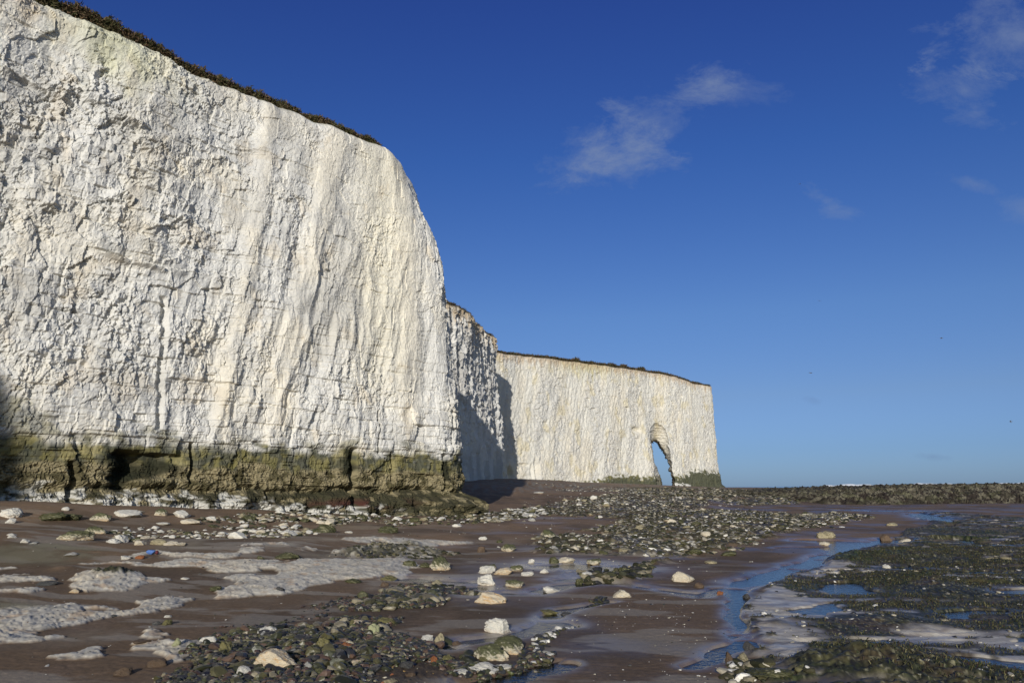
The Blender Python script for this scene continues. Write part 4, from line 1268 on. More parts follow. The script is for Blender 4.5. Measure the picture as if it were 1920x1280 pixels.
B(797, 1066, 22, 10, 'weed', 2, 'small clump of dark stones between weedy rock and round green capped boulder', 'rock', 'rock')
B(911, 1077, 34, 15, 'white', 9, 'flat white stone at upper left of the cluster in the shallow channel', 'stone', 'stone')
B(914, 1098, 36, 22, 'white', 11, 'white boulder at the lower left of the cluster in the shallow channel')
B(944, 1079, 34, 14, 'ochre', 12, 'cream flat stone at the centre of the channel cluster', 'stone', 'stone')
B(918, 1067, 34, 10, 'mossy', 13, 'low olive green stone at the top of the channel cluster', 'stone', 'stone')
B(968, 1073, 26, 12, 'mossy', 15, 'algae capped stone at the upper right of the channel cluster', 'stone', 'stone')
B(963, 1102, 36, 18, 'mossy', 16, 'pale stone with green top at the lower right of the channel cluster', 'stone', 'stone')
B(990, 1080, 24, 8, 'white', 17, 'low white stone at right end of the channel cluster', 'stone', 'stone')
B(1032, 1109, 38, 15, 'white', 18, 'smooth white stone in water right of the channel cluster', 'stone', 'stone')
B(1167, 1121, 34, 15, 'cream', 19, 'domed pale boulder at the end of a line of dark pebbles on wet sand')
B(1276, 1092, 46, 20, 'cream', 21, 'wide cream boulder alone on sand left of the main stream')
B(1021, 1076, 16, 11, 'white', 20, 'small round white stone at the left edge of the shallow pool', 'stone', 'stone')
B(1101, 1078, 22, 9, 'white', 22, 'white stone with dark base in the shallow pool, left of dark weed', 'stone', 'stone')
B(1112, 1057, 28, 14, 'mossy', 23, 'pale stone with green hollow on far rim of the shallow pool', 'stone', 'stone')
B(1062, 1054, 32, 12, 'cream', 24, 'broad pale rock at the far rim of the shallow pool', 'rock', 'rock')
B(1038, 1055, 20, 14, 'weed', 4, 'dark weedy rock left of the broad pale rock at the shallow pool', 'rock', 'rock')
B(997, 1055, 13, 9, 'white', 25, 'small white cone shaped stone on sand left of the shallow pool', 'stone', 'stone')
B(955, 1034, 30, 15, 'mossy', 26, 'white rock with dark green top at the left end of the middle weedy rubble')
B(937, 1018, 12, 6, 'weed', 6, 'small dark rock just above the green topped white rock', 'rock', 'rock')
B(903, 1036, 15, 13, 'brown', 27, 'small brown stone standing on sand left of the green topped white rock', 'stone', 'stone')
B(905, 1012, 16, 7, 'white', 28, 'small white domed stone on open sand above the brown stone', 'stone', 'stone')
B(857, 988, 18, 6, 'white', 29, 'flat white stone alone on open sand below the near cliff corner', 'stone', 'stone')
B(654, 1001, 14, 5, 'white', 30, 'flat white stone on open sand right of the big dark rock', 'stone', 'stone')
B(610, 1001, 36, 20, 'weed', 3, 'big dark algae covered rock at the right end of the white rock belt', yaw=.4)
B(728, 1001, 40, 18, 'weed', 8, 'dark weedy rock with white streak lying on sand below the cliff apron')
B(998, 978, 14, 8, 'grey', 31, 'small rounded grey stone on sand right of the cliff apron', 'stone', 'stone')
B(700, 1195, 23, 26, 'palegreen', 32, 'upright pale green stone standing at the top edge of the shingle', 'stone', 'stone', .5)
B(802, 1203, 22, 13, 'white', 33, 'white rounded stone in the shingle beside a tall olive one', 'stone', 'stone')
B(825, 1207, 20, 23, 'tan', 34, 'tall olive grey stone in the shingle beside the white rounded one', 'stone', 'stone')
B(498, 1195, 35, 16, 'white', 35, 'white dome shaped stone at the top left of the shingle', 'stone', 'stone')
B(390, 1212, 28, 12, 'white', 36, 'low white stone at the upper left margin of the shingle', 'stone', 'stone')
B(330, 1219, 15, 13, 'palegreen', 37, 'grey green stone at the far left tip of the shingle', 'stone', 'stone')
B(425, 1232, 26, 28, 'olive', 38, 'large olive green stone in the left part of the shingle', 'stone', 'stone')
B(456, 1270, 23, 15, 'white', 39, 'chunky white stone left of the largest orange boulder', 'stone', 'stone')
B(441, 1276, 20, 8, 'white', 40, 'flat white stone at the bottom edge left of the chunky white one', 'stone', 'stone')
B(605, 1257, 24, 11, 'ochre', 41, 'small white and orange stone right of the largest orange boulder', 'stone', 'stone')
B(579, 1260, 16, 15, 'grey', 42, 'dark grey rounded stone touching the right end of the largest orange boulder', 'stone', 'stone')
B(650, 1219, 18, 13, 'rust', 43, 'rust red stone in the middle of the shingle', 'stone', 'stone')
B(543, 1226, 13, 9, 'rust', 44, 'orange stone in the shingle above the largest orange boulder', 'stone', 'stone')
B(815, 1247, 14, 13, 'rust', 45, 'orange brown stone in the shingle left of the green topped boulders', 'stone', 'stone')
B(668, 1250, 22, 9, 'ochre', 46, 'ochre brown stone low in the shingle right of the small white and orange one', 'stone', 'stone')
B(605, 1219, 22, 20, 'olive', 47, 'olive brown stone in the middle of the shingle left of the rust red one', 'stone', 'stone')
B(672, 1174, 30, 10, 'ochre', 48, 'yellow brown stone at the upper edge of the shingle', 'stone', 'stone')
B(720, 1172, 34, 13, 'olive', 49, 'long olive stone at the upper edge of the shingle', 'stone', 'stone')
B(762, 1212, 26, 5, 'white', 50, 'thin white slab in the shingle right of the upright pale green stone', 'stone', 'stone')
B(858, 1204, 20, 8, 'brown', 51, 'dark brown rock in the water above the green topped boulders', 'stone', 'stone')
B(840, 1245, 22, 14, 'olive', 52, 'olive stone touching the left side of the green topped boulders', 'stone', 'stone')
B(1028, 1148, 36, 9, 'olive', 53, 'low olive rock crossing the wet channel', 'rock', 'rock')
B(1062, 1149, 22, 8, 'flint', 54, 'dark rock beside the low olive one in the wet channel', 'rock', 'rock')
B(1010, 1199, 20, 9, 'flint', 55, 'dark stone at the top of the line right of the green topped boulders', 'stone', 'stone')
B(1025, 1228, 26, 9, 'grey', 56, 'pale grey flat stone right of the green topped boulders', 'stone', 'stone')
B(1085, 1092, 18, 13, 'weed', 9, 'dark weed covered rock standing in the channel', 'rock', 'rock')
B(1170, 1080, 30, 20, 'weed', 10, 'tallest dark weed covered rock beside the shallow pool', 'rock', 'rock')
B(1150, 1088, 14, 8, 'weed', 11, 'small dark rock beside the tallest weed covered one', 'rock', 'rock')
B(1550, 1011, 32, 13, 'tan', 57, 'broad tan boulder at the far bank of the stream')
B(1660, 1013, 20, 16, 'brown', 58, 'round brown boulder standing in the stream at its right end')
B(1547, 1023, 19, 7, 'cream', 59, 'small pale stone in the stream in front of the broad tan boulder', 'stone', 'stone')
B(1315, 1040, 15, 7, 'white', 60, 'white domed stone at the lower edge of the cobble field', 'stone', 'stone')
B(1673, 986, 18, 6, 'tan', 61, 'flat tan stone alone on sand near the far bend of the stream', 'stone', 'stone')
B(1367, 1043, 27, 10, 'weed', 12, 'low weedy rock on sand below the cobble field', 'rock', 'rock')
B(1331, 1057, 24, 7, 'tan', 62, 'small low tan rock on sand left of the stream', 'rock', 'rock')
B(1309, 1102, 20, 11, 'brown', 63, 'dark red brown stone at the foot of the wide cream boulder', 'stone', 'stone')
B(1400, 1118, 14, 9, 'flint', 64, 'dark stone on the bank beside the bend of the stream', 'stone', 'stone')
B(1350, 1114, 12, 7, 'rust', 65, 'small rusty stone on pale silt by the stream', 'stone', 'stone')
B(1405, 1218, 22, 18, 'flint', 66, 'black stone leaning on the pale slab edge by the stream', 'stone', 'stone')
B(1368, 1245, 16, 24, 'brown', 67, 'dark upright stone at the near end of the stream', 'stone', 'stone')
B(1396, 1243, 22, 18, 'tan', 68, 'greenish stone right of the dark upright one at the near end of the stream', 'stone', 'stone')
B(1394, 1253, 20, 10, 'white', 69, 'white wedge shaped stone at the near end of the stream', 'stone', 'stone')
B(1380, 1260, 34, 13, 'white', 70, 'oval white stone lying at the bottom edge by the stream', 'stone', 'stone')
B(1504, 1272, 15, 12, 'weed', 13, 'small dark green stone on the pale platform at the bottom edge', 'stone', 'stone')
B(1440, 1279, 90, 20, 'weed', 14, 'low green weed covered rock at the bottom edge below the stones of the stream', 'rock', 'rock')
B(1664, 1065, 16, 6, 'white', 71, 'small white stone on dark weed left of a tiny pool', 'stone', 'stone')
B(1860, 1057, 20, 6, 'tan', 72, 'left one of two tan stones far out on the weed platform', 'stone', 'stone')
B(1888, 1057, 18, 6, 'tan', 73, 'right one of two tan stones far out on the weed platform', 'stone', 'stone')
B(1697, 1016, 20, 7, 'cream', 74, 'pale rock on weed just right of the round brown stream boulder', 'rock', 'rock')
B(1010, 926, 18, 3.5, 'white', 75, 'flat white slab alone on upper sand in front of the arch cliff', 'stone', 'stone')
B(1114, 938, 15, 8, 'white', 76, 'tilted white boulder at the upper edge of the cobble field', yaw=.6)
B(1138, 948, 12, 5, 'white', 77, 'oval white stone at the upper edge of the cobble field', 'stone', 'stone')
B(1086, 949, 11, 5, 'white', 78, 'white oval stone at upper left of the cobble field', 'stone', 'stone')
# the stones lying about on the sand at the left
B(18, 972, 34, 16, 'white', 80, 'white topped rock at the far left edge of the beach', 'rock', 'rock')
B(20, 982, 17, 9, 'white', 81, 'white stone just below the rock at the far left edge', 'stone', 'stone')
B(100, 978, 44, 16, 'weed', 15, 'low weedy rock, left one of a joined looking pair at upper left')
B(132, 976, 34, 13, 'weed', 16, 'low weedy rock, right one of a joined looking pair at upper left')
B(124, 959, 13, 7, 'white', 82, 'small white stone near the cliff foot above the weedy pair', 'stone', 'stone')
B(188, 978, 32, 17, 'mossy', 83, 'greenish rounded rock right of the weedy pair', 'rock', 'rock')
B(238, 972, 44, 14, 'white', 84, 'flat whitish rock below the white washed cliff foot', 'rock', 'rock')
B(138, 1014, 58, 20, 'mossy', 85, 'long pale boulder with olive top at the left end of the white rock belt')
B(22, 1004, 14, 4, 'white', 86, 'thin white stone on sand far left, upper of two', 'stone', 'stone')
B(24, 1009, 14, 5, 'white', 87, 'thin white stone on sand far left, lower of two', 'stone', 'stone')
B(47, 1019, 14, 7, 'white', 88, 'small white stone on sand below the two thin ones', 'stone', 'stone')
B(65, 1019, 15, 4, 'grey', 89, 'small flat grey stone right of the small white one', 'stone', 'stone')
B(133, 1043, 20, 6, 'grey', 90, 'flat grey stone on wet sand in front of the long pale boulder', 'stone', 'stone')
B(234, 1049, 18, 7, 'white', 91, 'white oval stone beside dark pebble and rusty stone', 'stone', 'stone')
B(245, 1047, 8, 4, 'flint', 92, 'tiny dark pebble touching the white oval stone', 'stone', 'stone')
B(262, 1049, 14, 7, 'rust', 93, 'rusty orange stone below the blue piece of litter', 'stone', 'stone')
B(181, 1002, 34, 16, 'mossy', 94, 'rock with dark green cap in the white rock belt')
B(226, 1018, 24, 15, 'white', 95, 'smooth bright white stone at the front of the white rock belt', 'stone', 'stone')
B(262, 1022, 20, 9, 'cream', 96, 'pale stone in front of the white rock belt, first of four in a row', 'stone', 'stone')
B(298, 1022, 28, 12, 'tan', 97, 'tan stone in front of the white rock belt, second of four in a row', 'stone', 'stone')
B(320, 1022, 24, 8, 'cream', 98, 'pale flat stone in front of the white rock belt, third of four in a row', 'stone', 'stone')
B(340, 1022, 20, 6, 'cream', 99, 'pale flat stone in front of the white rock belt, last of four in a row', 'stone', 'stone')
B(340, 972, 28, 14, 'white', 100, 'bright white domed boulder below the dark cliff hollow')
B(300, 968, 22, 14, 'mossy', 101, 'green streaked rock left of the bright white domed boulder', 'rock', 'rock')
B(355, 983, 36, 10, 'cream', 102, 'flat pale rock with dark edge below the bright white domed boulder', 'rock', 'rock')
B(305, 984, 22, 5, 'white', 103, 'thin white stone below the green streaked rock', 'stone', 'stone')
B(248, 962, 36, 5, 'white', 104, 'long thin white slab close to the white washed cliff foot', 'stone', 'stone')
B(210, 1092, 22, 0, 'white', 0, '') if False else None
B(140, 1112, 16, 8, 'ochre', 105, 'small orange stone on wet sand below the weedy mound', 'stone', 'stone')
B(85, 1099, 34, 8, 'flint', 106, 'dark flat rock between the two left slabs', 'rock', 'rock')
B(405, 1111, 20, 8, 'weed', 17, 'dark weedy stone at the left end of the big pale slab', 'stone', 'stone')
B(524, 1114, 16, 9, 'flint', 107, 'small dark rock on the front edge of the big pale slab', 'stone', 'stone')
B(488, 1055, 16, 9, 'weed', 18, 'small dark weedy stone on the rear edge of the big pale slab', 'stone', 'stone')
B(540, 1048, 52, 12, 'weed', 19, 'flat dark weed covered rock behind the big pale slab', 'rock', 'rock')
B(212, 1158, 10, 5, 'flint', 108, 'small black pebble at the edge of the lower left slab', 'stone', 'stone')
B(312, 1174, 17, 10, 'olive', 109, 'brown green pebble alone on sand beside black pebbles', 'stone', 'stone')
B(293, 1173, 18, 8, 'flint', 110, 'black pebbly stone left of the brown green pebble', 'stone', 'stone')
B(315, 1158, 12, 5, 'white', 111, 'small white stone on sand above the brown green pebble', 'stone', 'stone')
B(347, 1088, 14, 4, 'white', 112, 'small white sliver on sand between the slabs', 'stone', 'stone')
B(265, 1213, 28, 6, 'brown', 113, 'dark brown flat stone on the lower left sand', 'stone', 'stone')
B(295, 1253, 30, 14, 'brown', 114, 'brown stone at the left tip of the shingle near the bottom edge', 'stone', 'stone')
B(230, 1272, 28, 14, 'brown', 115, 'reddish brown stone at the bottom edge left of the shingle', 'stone', 'stone')
B(40, 1117, 0, 0, 'white', 0, '') if False else None
B(120, 1124, 34, 12, 'weed', 20, 'low green rock at left of dark pebble bar', 'rock', 'rock') if False else None
B(680, 1122, 28, 14, 'weed', 21, 'greenish rock left of the dark pebble bar', 'rock', 'rock')
B(662, 1096, 30, 9, 'weed', 22, 'dark clump of stones at the right end of the big pale slab', 'rock', 'rock')
B(720, 1102, 18, 8, 'brown', 116, 'small dark brown stone on wet sand above the pebble bar', 'stone', 'stone')
B(728, 1089, 32, 10, 'olive', 117, 'low olive stone on wet sand above the small dark brown one', 'stone', 'stone')
B(818, 1103, 24, 13, 'tan', 118, 'pale tan stone at the far end of the dark pebble bar', 'stone', 'stone')
for i, q in enumerate(BOULDERS):
    px, py, w, h, kind, var, name, label, cat, yaw = q
    x, y = at(px, py - h * .10)
    x, y = float(x), float(y)
    dist = math.hypot(x, y) / FPX
    ww = w * dist * .5 * 1.08
    hh = max(h * dist, .03)
    hi = 2 if w >= 30 else True
    o = bpy.data.objects.new(name, stone_mesh(kind, var, hi))
    COL.objects.link(o)
    me = o.data
    co = np.empty(len(me.vertices) * 3)
    me.vertices.foreach_get('co', co)
    co = co.reshape(-1, 3)
    zt = abs(co[:, 2]).max()
    sz = hh * .66 / zt
    xt = abs(co[:, 0]).max()
    dp = ww / xt * (.75 + .2 * random.random())
    o.scale = (ww / xt, dp, sz)
    y += dp * .5
    o.location = (x + x / y * dp * .5, y, hgt(x, y) + hh * .20)
    o.rotation_euler = (0, 0, -math.atan2(x, y) + yaw * .3)
    o['label'] = label
    o['category'] = cat

# ------------------------------------------------------------------ stone belts: individuals where they show, the small ones as shingle
def scatter(poly, n, seed, fade=0.0):
    """n random places in a pixel outline, uniform over the ground"""
    g = np.random.default_rng(seed)
    P = zone(poly)
    lo, hi = P.min(0), P.max(0)
    out_ = np.zeros((0, 2))
    while len(out_) < n:
        q = lo + g.random((n * 2, 2)) * (hi - lo)
        d = inside(P, q[:, 0] + .3 * noise2(q[:, 0] * 1.3, q[:, 1] * 1.3, seed), q[:, 1] + .5 * noise2(q[:, 0], q[:, 1], seed + 1))
        dens = ss(-.4, .3, fbm(q[:, 0] / 1.6, q[:, 1] / 2.2, 3, seed + 2) + .15)
        ok = (d > 0) & (g.random(len(q)) < dens * ss(0, fade + 1e-3, d) if fade else (d > 0) & (g.random(len(q)) < dens))
        out_ = np.vstack([out_, q[ok]])
    return out_[:n]


BELTS = [  # outline, count, size range (m), kinds, name, category, label, group
    ([(190, 1010), (240, 985), (290, 985), (330, 990), (400, 985), (480, 985), (560, 985), (600, 1000), (560, 1012), (440, 1010), (330, 1012), (200, 1020)], 62, (.13, .36), ['white', 'white', 'cream', 'mossy', 'tan', 'weed'],
     'rock', 'rock', 'one of the rocks packed in the white rock belt below the near cliff', 'rocks of the white belt below the near cliff'),
    ([(360, 975), (440, 965), (560, 962), (640, 966), (700, 972), (640, 985), (560, 984), (440, 982)], 40, (.18, .50), ['white', 'cream', 'mossy', 'weed', 'weed', 'tan'],
     'rock', 'rock', 'one of the pale and weedy rocks strewn right at the foot of the near cliff', 'rocks strewn at the foot of the near cliff'),
    ([(640, 972), (700, 965), (800, 965), (900, 965), (950, 970), (940, 980), (860, 984), (740, 986)], 40, (.15, .5), ['weed', 'weed', 'mossy', 'white', 'tan'],
     'rock', 'rock', 'one of the rocks tumbled below the right corner of the near cliff', 'rocks tumbled below the cliff corner'),
    (CF1, 60, (.24, .42), ['tan', 'cream', 'white', 'mossy', 'weed'], 'cobble', 'cobble', 'one of the larger pale cobbles in the rubble nearest the arch cliff', 'larger cobbles in the far rubble'),
    (CF2, 75, (.20, .40), ['weed', 'mossy', 'tan', 'cream', 'weed', 'weed'], 'cobble', 'cobble', 'one of the larger weedy cobbles in the rubble left of the stream', 'larger cobbles in the weedy rubble by the stream'),
    (SH_A, 45, (.10, .17), ['olive', 'weed', 'flint', 'brown', 'olive', 'tan'], 'pebble', 'large pebble', 'one of the larger dark pebbles in the shingle at the bottom edge', 'larger pebbles in the near shingle'),
]
nin = 0
for poly, n_, (a_, b_), kinds, nm, cat, lab, grp in BELTS:
    pts = scatter(poly, n_, 900 + nin)
    for k, (x, y) in enumerate(pts):
        kind = kinds[random.randrange(len(kinds))]
        o = bpy.data.objects.new(nm, stone_mesh(kind, random.randrange(6), True))
        s_ = (a_ + (b_ - a_) * random.random() ** 1.6) * .5
        o.scale = (s_ * (1 + .5 * random.random()), s_, s_ * (.35 + .4 * random.random()))
        o.location = (x, y, hgt(x, y) + o.scale[2] * .22)
        o.rotation_euler = (.2 * random.random(), .2 * random.random(), random.random() * 6.28)
        o['label'], o['category'], o['group'] = lab, cat, grp
        COL.objects.link(o)
        nin += 1


def shingle(name, specs, label, cat, mat, seed, base=I2):
    """many small stones as one object; specs: (points, size lo, size hi, power, kinds, flatness)"""
    g = np.random.default_rng(seed)
    V0, F0 = base
    shapes = [stone_shape(V0, 300 + k, cuts=13, rnd=.10, blocky=.4 * (k % 2)) for k in range(14)]
    allV, allF, allC = [], [], []
    off = 0
    PAL = {'white': (.58, .55, .48), 'cream': (.40, .36, .27), 'tan': (.22, .19, .125), 'olive': (.085, .077, .034), 'weed': (.036, .037, .017), 'flint': (.032, .031, .030), 'grey': (.14, .13, .105),
           'brown': (.10, .062, .042), 'rust': (.26, .095, .035), 'ochre': (.30, .185, .06), 'green': (.085, .09, .035)}
    for pts, lo, hi, pw, kinds, flat in specs:
        n = len(pts)
        sz = (lo + (hi - lo) * g.random(n) ** pw) * .5
        hz, _ = surf_h(pts[:, 0], pts[:, 1])
        yaw = g.random(n) * 6.283
        ex = 1 + .6 * g.random(n)
        fl = flat * (.7 + .6 * g.random(n))
        kd = g.integers(0, len(kinds), n)
        sh_i = g.integers(0, 14, n)
        A = np.stack(shapes)[sh_i]
        X_, Y_, Z_ = A[..., 0] * (sz * ex)[:, None], A[..., 1] * sz[:, None], A[..., 2] * (sz * fl)[:, None]
        cy_, sy_ = np.cos(yaw)[:, None], np.sin(yaw)[:, None]
        tl = (g.random(n) - .5)[:, None] * .6
        Z_ = Z_ + X_ * tl
        P = np.stack([pts[:, 0:1] + X_ * cy_ - Y_ * sy_, pts[:, 1:2] + X_ * sy_ + Y_ * cy_, hz[:, None] + (sz * fl * .18)[:, None] + Z_], -1)
        pal = np.array([PAL[k] for k in kinds])[kd] * (.5 + .75 * g.random(n))[:, None]
        C = np.repeat(pal[:, None, :], len(V0), 1)
        # white chalk shows through, weed grows over
        top = ss(.1, .6, A[..., 2] + .5 * g.random((n, 1)) - .2)
        wz_ = (g.random(n) < .35)[:, None] * top
        allV.append(P.reshape(-1, 3))
        allC.append(C.reshape(-1, 3))
        allF.append((F0[None] + off + (np.arange(n) * len(V0))[:, None, None]).reshape(-1, 3))
        off += n * len(V0)
    V = np.vstack(allV)
    print(name, len(V))
    return link(name, new_mesh(name, V, np.vstack(allF), {'col': np.vstack(allC)}, smooth=False), mat, kind='stuff', category=cat, label=label)


specs = [(scatter(SH_A, 13000, 21, .15), .015, .085, 2.2, ['flint', 'flint', 'brown', 'olive', 'weed', 'weed', 'brown', 'flint', 'green', 'tan'], .75),
         (scatter(SH_A, 500, 22, .1), .012, .045, 2.0, ['white', 'cream', 'rust', 'ochre'], .6),
         (scatter(SH_A, 260, 23, .1), .08, .17, 1.8, ['olive', 'flint', 'olive', 'weed', 'brown', 'weed', 'tan'], .8),
         (scatter(SH_B, 4200, 24, .1), .02, .11, 2.2, ['flint', 'weed', 'olive', 'brown', 'weed', 'tan'], .8),
         (scatter(SH_B, 160, 28, .1), .10, .22, 1.8, ['weed', 'olive', 'tan'], .7),
         (scatter(SH_C, 300, 25), .02, .09, 2, ['flint', 'olive', 'weed', 'white'], .7),
         (scatter(SH_D, 140, 26), .03, .10, 2, ['flint', 'olive', 'weed'], .7),
         (scatter(SH_E, 230, 27), .02, .08, 2, ['flint', 'brown', 'weed'], .6)]
shingle('shingle', specs, 'dark wet shingle of flint, olive and brown pebbles spread over the near sand', 'shingle', M_PEBBLE, 31)
specs = [(scatter(CF1, 3800, 41), .05, .24, 2.2, ['tan', 'tan', 'cream', 'olive', 'white', 'grey', 'weed'], .45),
         (scatter(CF2, 9500, 42), .04, .20, 2.2, ['weed', 'olive', 'tan', 'weed', 'cream', 'olive', 'weed', 'grey', 'white'], .5),
         (scatter(CF3, 600, 43), .06, .38, 2.0, ['white', 'cream', 'tan', 'olive', 'weed', 'white'], .5),
         (scatter(CF4, 600, 44), .04, .20, 2, ['weed', 'weed', 'olive', 'tan', 'flint'], .6),
         (scatter(CF5, 2600, 45), .07, .45, 2.4, ['tan', 'tan', 'cream', 'olive', 'weed', 'grey'], .5),
         (scatter(CF6, 1800, 46), .05, .28, 2.6, ['grey', 'grey', 'cream', 'white', 'flint'], .35),
         (scatter(CF7, 700, 47), .03, .12, 2, ['weed', 'weed', 'olive', 'tan'], .5),
         (scatter(CF8, 160, 48), .04, .17, 1.8, ['weed', 'tan', 'white', 'olive', 'cream'], .6),
         (scatter([(1500, 990), (1440, 970), (1560, 962), (1600, 975)], 300, 49), .08, .42, 2.0, ['tan', 'cream', 'tan', 'grey'], .4)]
shingle('rubble', specs, 'weedy cobble rubble spread over the middle of the beach toward the arch', 'cobbles', M_COBBLE, 32)
BL = [(scatter(BELTS[0][0], 500, 71), .04, .17, 1.8, ['white', 'cream', 'white', 'tan', 'weed', 'olive'], .45),
      (scatter(BELTS[1][0], 600, 72), .05, .22, 1.8, ['white', 'cream', 'tan', 'weed', 'weed', 'olive'], .5),
      (scatter(BELTS[2][0], 600, 73), .05, .25, 1.8, ['weed', 'weed', 'tan', 'white', 'olive'], .5)]
shingle('rubble', BL, 'broken chalk and weedy stones between the rocks below the near cliff', 'rubble', M_COBBLE, 34)
# scattered chips and shells
ALL = [(-30, 1300), (-30, 1000), (400, 1010), (900, 985), (1300, 985), (1500, 1030), (1380, 1100), (1340, 1180), (1350, 1300)]
sp = [(scatter(ALL, 1100, 51), .012, .06, 3.0, ['white', 'cream', 'grey', 'flint', 'brown', 'weed'], .5),
      (scatter([(1060, 1120), (1330, 1110), (1350, 1180), (1320, 1290), (1050, 1290), (1100, 1200)], 160, 52), .01, .035, 2.5, ['white', 'white', 'cream', 'flint'], .5),
      (scatter([(1400, 1100), (1960, 1000), (1960, 1300), (1400, 1300)], 900, 53), .015, .09, 2.5, ['white', 'cream', 'tan', 'flint', 'olive'], .5),
      (scatter([(900, 985), (1000, 925), (1300, 920), (1600, 990), (1400, 1000), (1200, 1000)], 900, 54), .04, .25, 3.5, ['white', 'white', 'cream', 'tan', 'weed', 'grey'], .4)]
shingle('pebbles', sp, 'small chips of chalk and flint sprinkled thinly over the sand', 'pebbles', M_PEBBLE, 33, I1)


# seaweed on the right-hand platform: many short fronds
def fronds(name, poly_list, n, ln, cols, label, seed):
    g = np.random.default_rng(seed)
    pts = np.vstack([scatter(q, m_, seed + i) for i, (q, m_) in enumerate(poly_list)])
    n = len(pts)
    hz, cc_ = surf_h(pts[:, 0], pts[:, 1])
    keep = (hz > hb(pts[:, 0], pts[:, 1]) - .03) & (cc_.sum(1) < .30) & (cc_[:, 1] > cc_[:, 0] * .8)
    pts, hz = pts[keep], hz[keep]
    n = len(pts)
    yaw = g.normal(size=n) * .9 + .6
    L_ = ln * (.5 + g.random(n)) 
    w_ = L_ * .055
    dx, dy = np.cos(yaw), np.sin(yaw)
    P0 = np.c_[pts, hz + .0]
    up_ = (.008 + .02 * g.random(n))
    side = np.c_[-dy, dx, np.zeros(n)] * w_[:, None]
    mid_ = P0 + np.c_[dx * L_ * .5, dy * L_ * .5, up_]
    tip = P0 + np.c_[dx * L_, dy * L_, up_ * .3]
    V = np.stack([P0 - side, P0 + side, mid_ + side * 1.3, mid_ - side * 1.3, tip + side * .4, tip - side * .4], 1).reshape(-1, 3)
    i = np.arange(n)[:, None] * 6
    F = np.vstack([i + [0, 1, 2, 3], i + [3, 2, 4, 5]])
    C = np.asarray(cols)[g.integers(0, len(cols), n)] * (.5 + g.random(n))[:, None]
    return link(name, new_mesh(name, V, F, {'col': np.repeat(C, 6, 0)}), M_WEED, kind='stuff', category='seaweed', label=label)


fronds('seaweed', [([(1400, 1110), (1500, 1075), (1700, 1030), (1960, 1010), (1960, 1300), (1400, 1300)], 45000), ([(1500, 1075), (1700, 985), (1960, 985), (1960, 1090), (1600, 1110)], 14000)], 0, .05,
       [(.04, .042, .014), (.06, .058, .02), (.095, .085, .03), (.05, .03, .018), (.16, .14, .06), (.03, .04, .012)], 'dark green and brown seaweed lying over the rock platform on the right', 61)

# ------------------------------------------------------------------ litter and birds
x, y = [float(v) for v in at(286, 1040)]
li = bpy.data.objects.new('litter', None)
li.location = (x, y, hgt(x, y))
li['label'] = 'small crumpled blue plastic litter with dark red cap lying on a pale slab'
li['category'] = 'litter'
COL.objects.link(li)
V0, F0 = I3
V = stone_shape(V0, 5, cuts=4, rnd=.25, dims=(.10, .05, .045)) * (1 + .15 * noise3(V0, 5, 3))[:, None] + [-.03, 0, .05]
link('wrapper', new_mesh('wrapper', V, F0, {'col': stone_cols(V, 'blue', 1)}, smooth=True), M_STONE, li)
V = stone_shape(V0, 6, cuts=3, rnd=.05, dims=(.035, .035, .04)) + [.09, -.02, .045]
link('cap', new_mesh('cap', V, F0, {'col': stone_cols(V, 'maroon', 1)}, smooth=True), M_STONE, li)


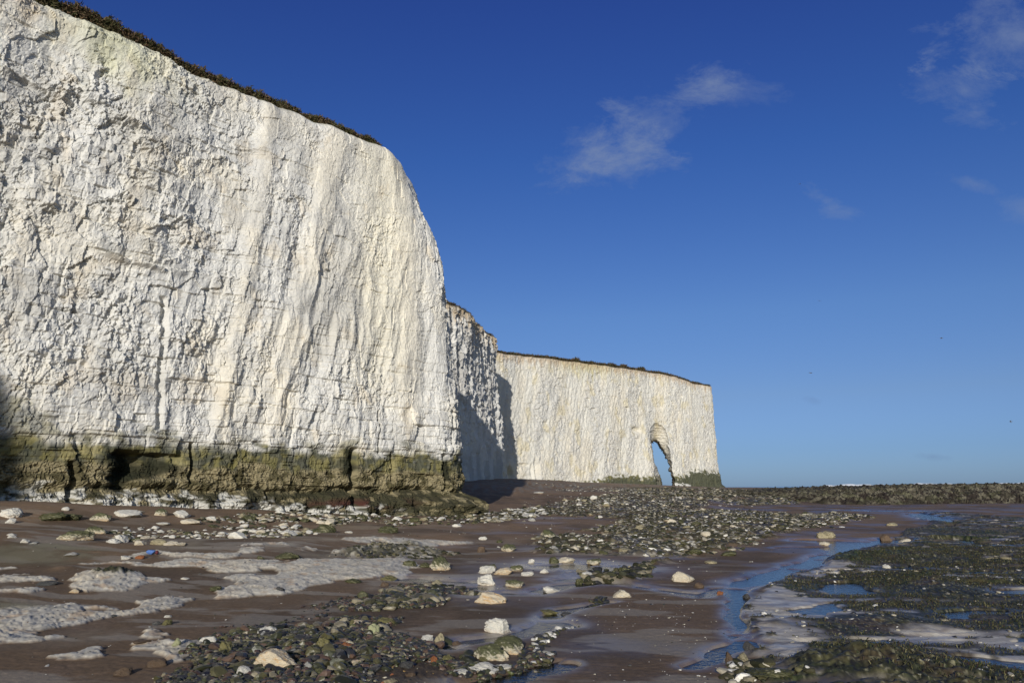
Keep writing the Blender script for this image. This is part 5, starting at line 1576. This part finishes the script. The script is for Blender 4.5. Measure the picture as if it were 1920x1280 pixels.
def gull(px, py, dist, yaw, bank, label):
    d = np.array([(px - 960) / FPX, (640 - py) / FPX, -1]) @ CM.T
    p = d / np.linalg.norm(d) * dist + [0, 0, EYE]
    e = bpy.data.objects.new('gull', None)
    e.location = p
    e.rotation_euler = (bank, 0, yaw)
    e['label'], e['category'], e['group'] = label, 'bird', 'gulls flying over the sea'
    COL.objects.link(e)
    ang = np.linspace(0, 2 * np.pi, 12, endpoint=False)
    xs = np.array([-.30, -.27, -.16, 0, .12, .2, .25, .31])
    rs = np.array([.0, .025, .05, .065, .055, .035, .04, .0])
    V = np.array([(x_, r_ * math.cos(a__), r_ * math.sin(a__)) for x_, r_ in zip(xs, rs) for a__ in ang])
    # wings grown out of the same surface: a tapered blade on each side
    F = [(i * 12 + j, (i + 1) * 12 + j, (i + 1) * 12 + (j + 1) % 12, i * 12 + (j + 1) % 12) for i in range(7) for j in range(12)]
    V = list(map(tuple, V))
    for sgn in (-1, 1):
        b0 = len(V)
        sp_ = [(0, .12, -.10, .0, .03), (.25, .13, -.06, .10, .022), (.45, .06, -.10, .06, .014), (.68, -.12, -.17, -.02, .004)]
        for yy, xf, xr, zz, th_ in sp_:
            V += [(xf, sgn * yy, zz), ((xf + xr) / 2, sgn * yy, zz + th_), (xr, sgn * yy, zz), ((xf + xr) / 2, sgn * yy, zz - th_)]
        for i in range(3):
            for j in range(4):
                F.append((b0 + i * 4 + j, b0 + (i + 1) * 4 + j, b0 + (i + 1) * 4 + (j + 1) % 4, b0 + i * 4 + (j + 1) % 4))
    b0 = len(V)
    V += [(-.24, -.03, .01), (-.24, .03, .01), (-.40, .06, .01), (-.40, -.06, .01), (-.24, -.03, -.01), (-.24, .03, -.01), (-.40, .06, 0), (-.40, -.06, 0)]
    F += [(b0, b0 + 1, b0 + 2, b0 + 3), (b0 + 7, b0 + 6, b0 + 5, b0 + 4), (b0, b0 + 3, b0 + 7, b0 + 4), (b0 + 1, b0 + 5, b0 + 6, b0 + 2)]
    link('body', new_mesh('body', V, F, {'col': np.tile((.16, .16, .17), (len(V), 1))}, smooth=True), M_STONE, e)


gull(1520, 699, 170, .2, .2, 'gull gliding just above the right end of the arch cliff, lowest on the left')
gull(1765, 634, 190, 2.9, -.1, 'gull flying in clear sky, far right and level with the cliff tops')
gull(1536, 564, 260, 1.2, .3, 'tiny gull above the gliding one, in clear sky')
gull(1500, 345, 300, .4, .1, 'highest tiny gull beside the small wisp of cloud')
gull(1895, 790, 200, 2.6, .3, 'lowest gull near the right edge of the sky')
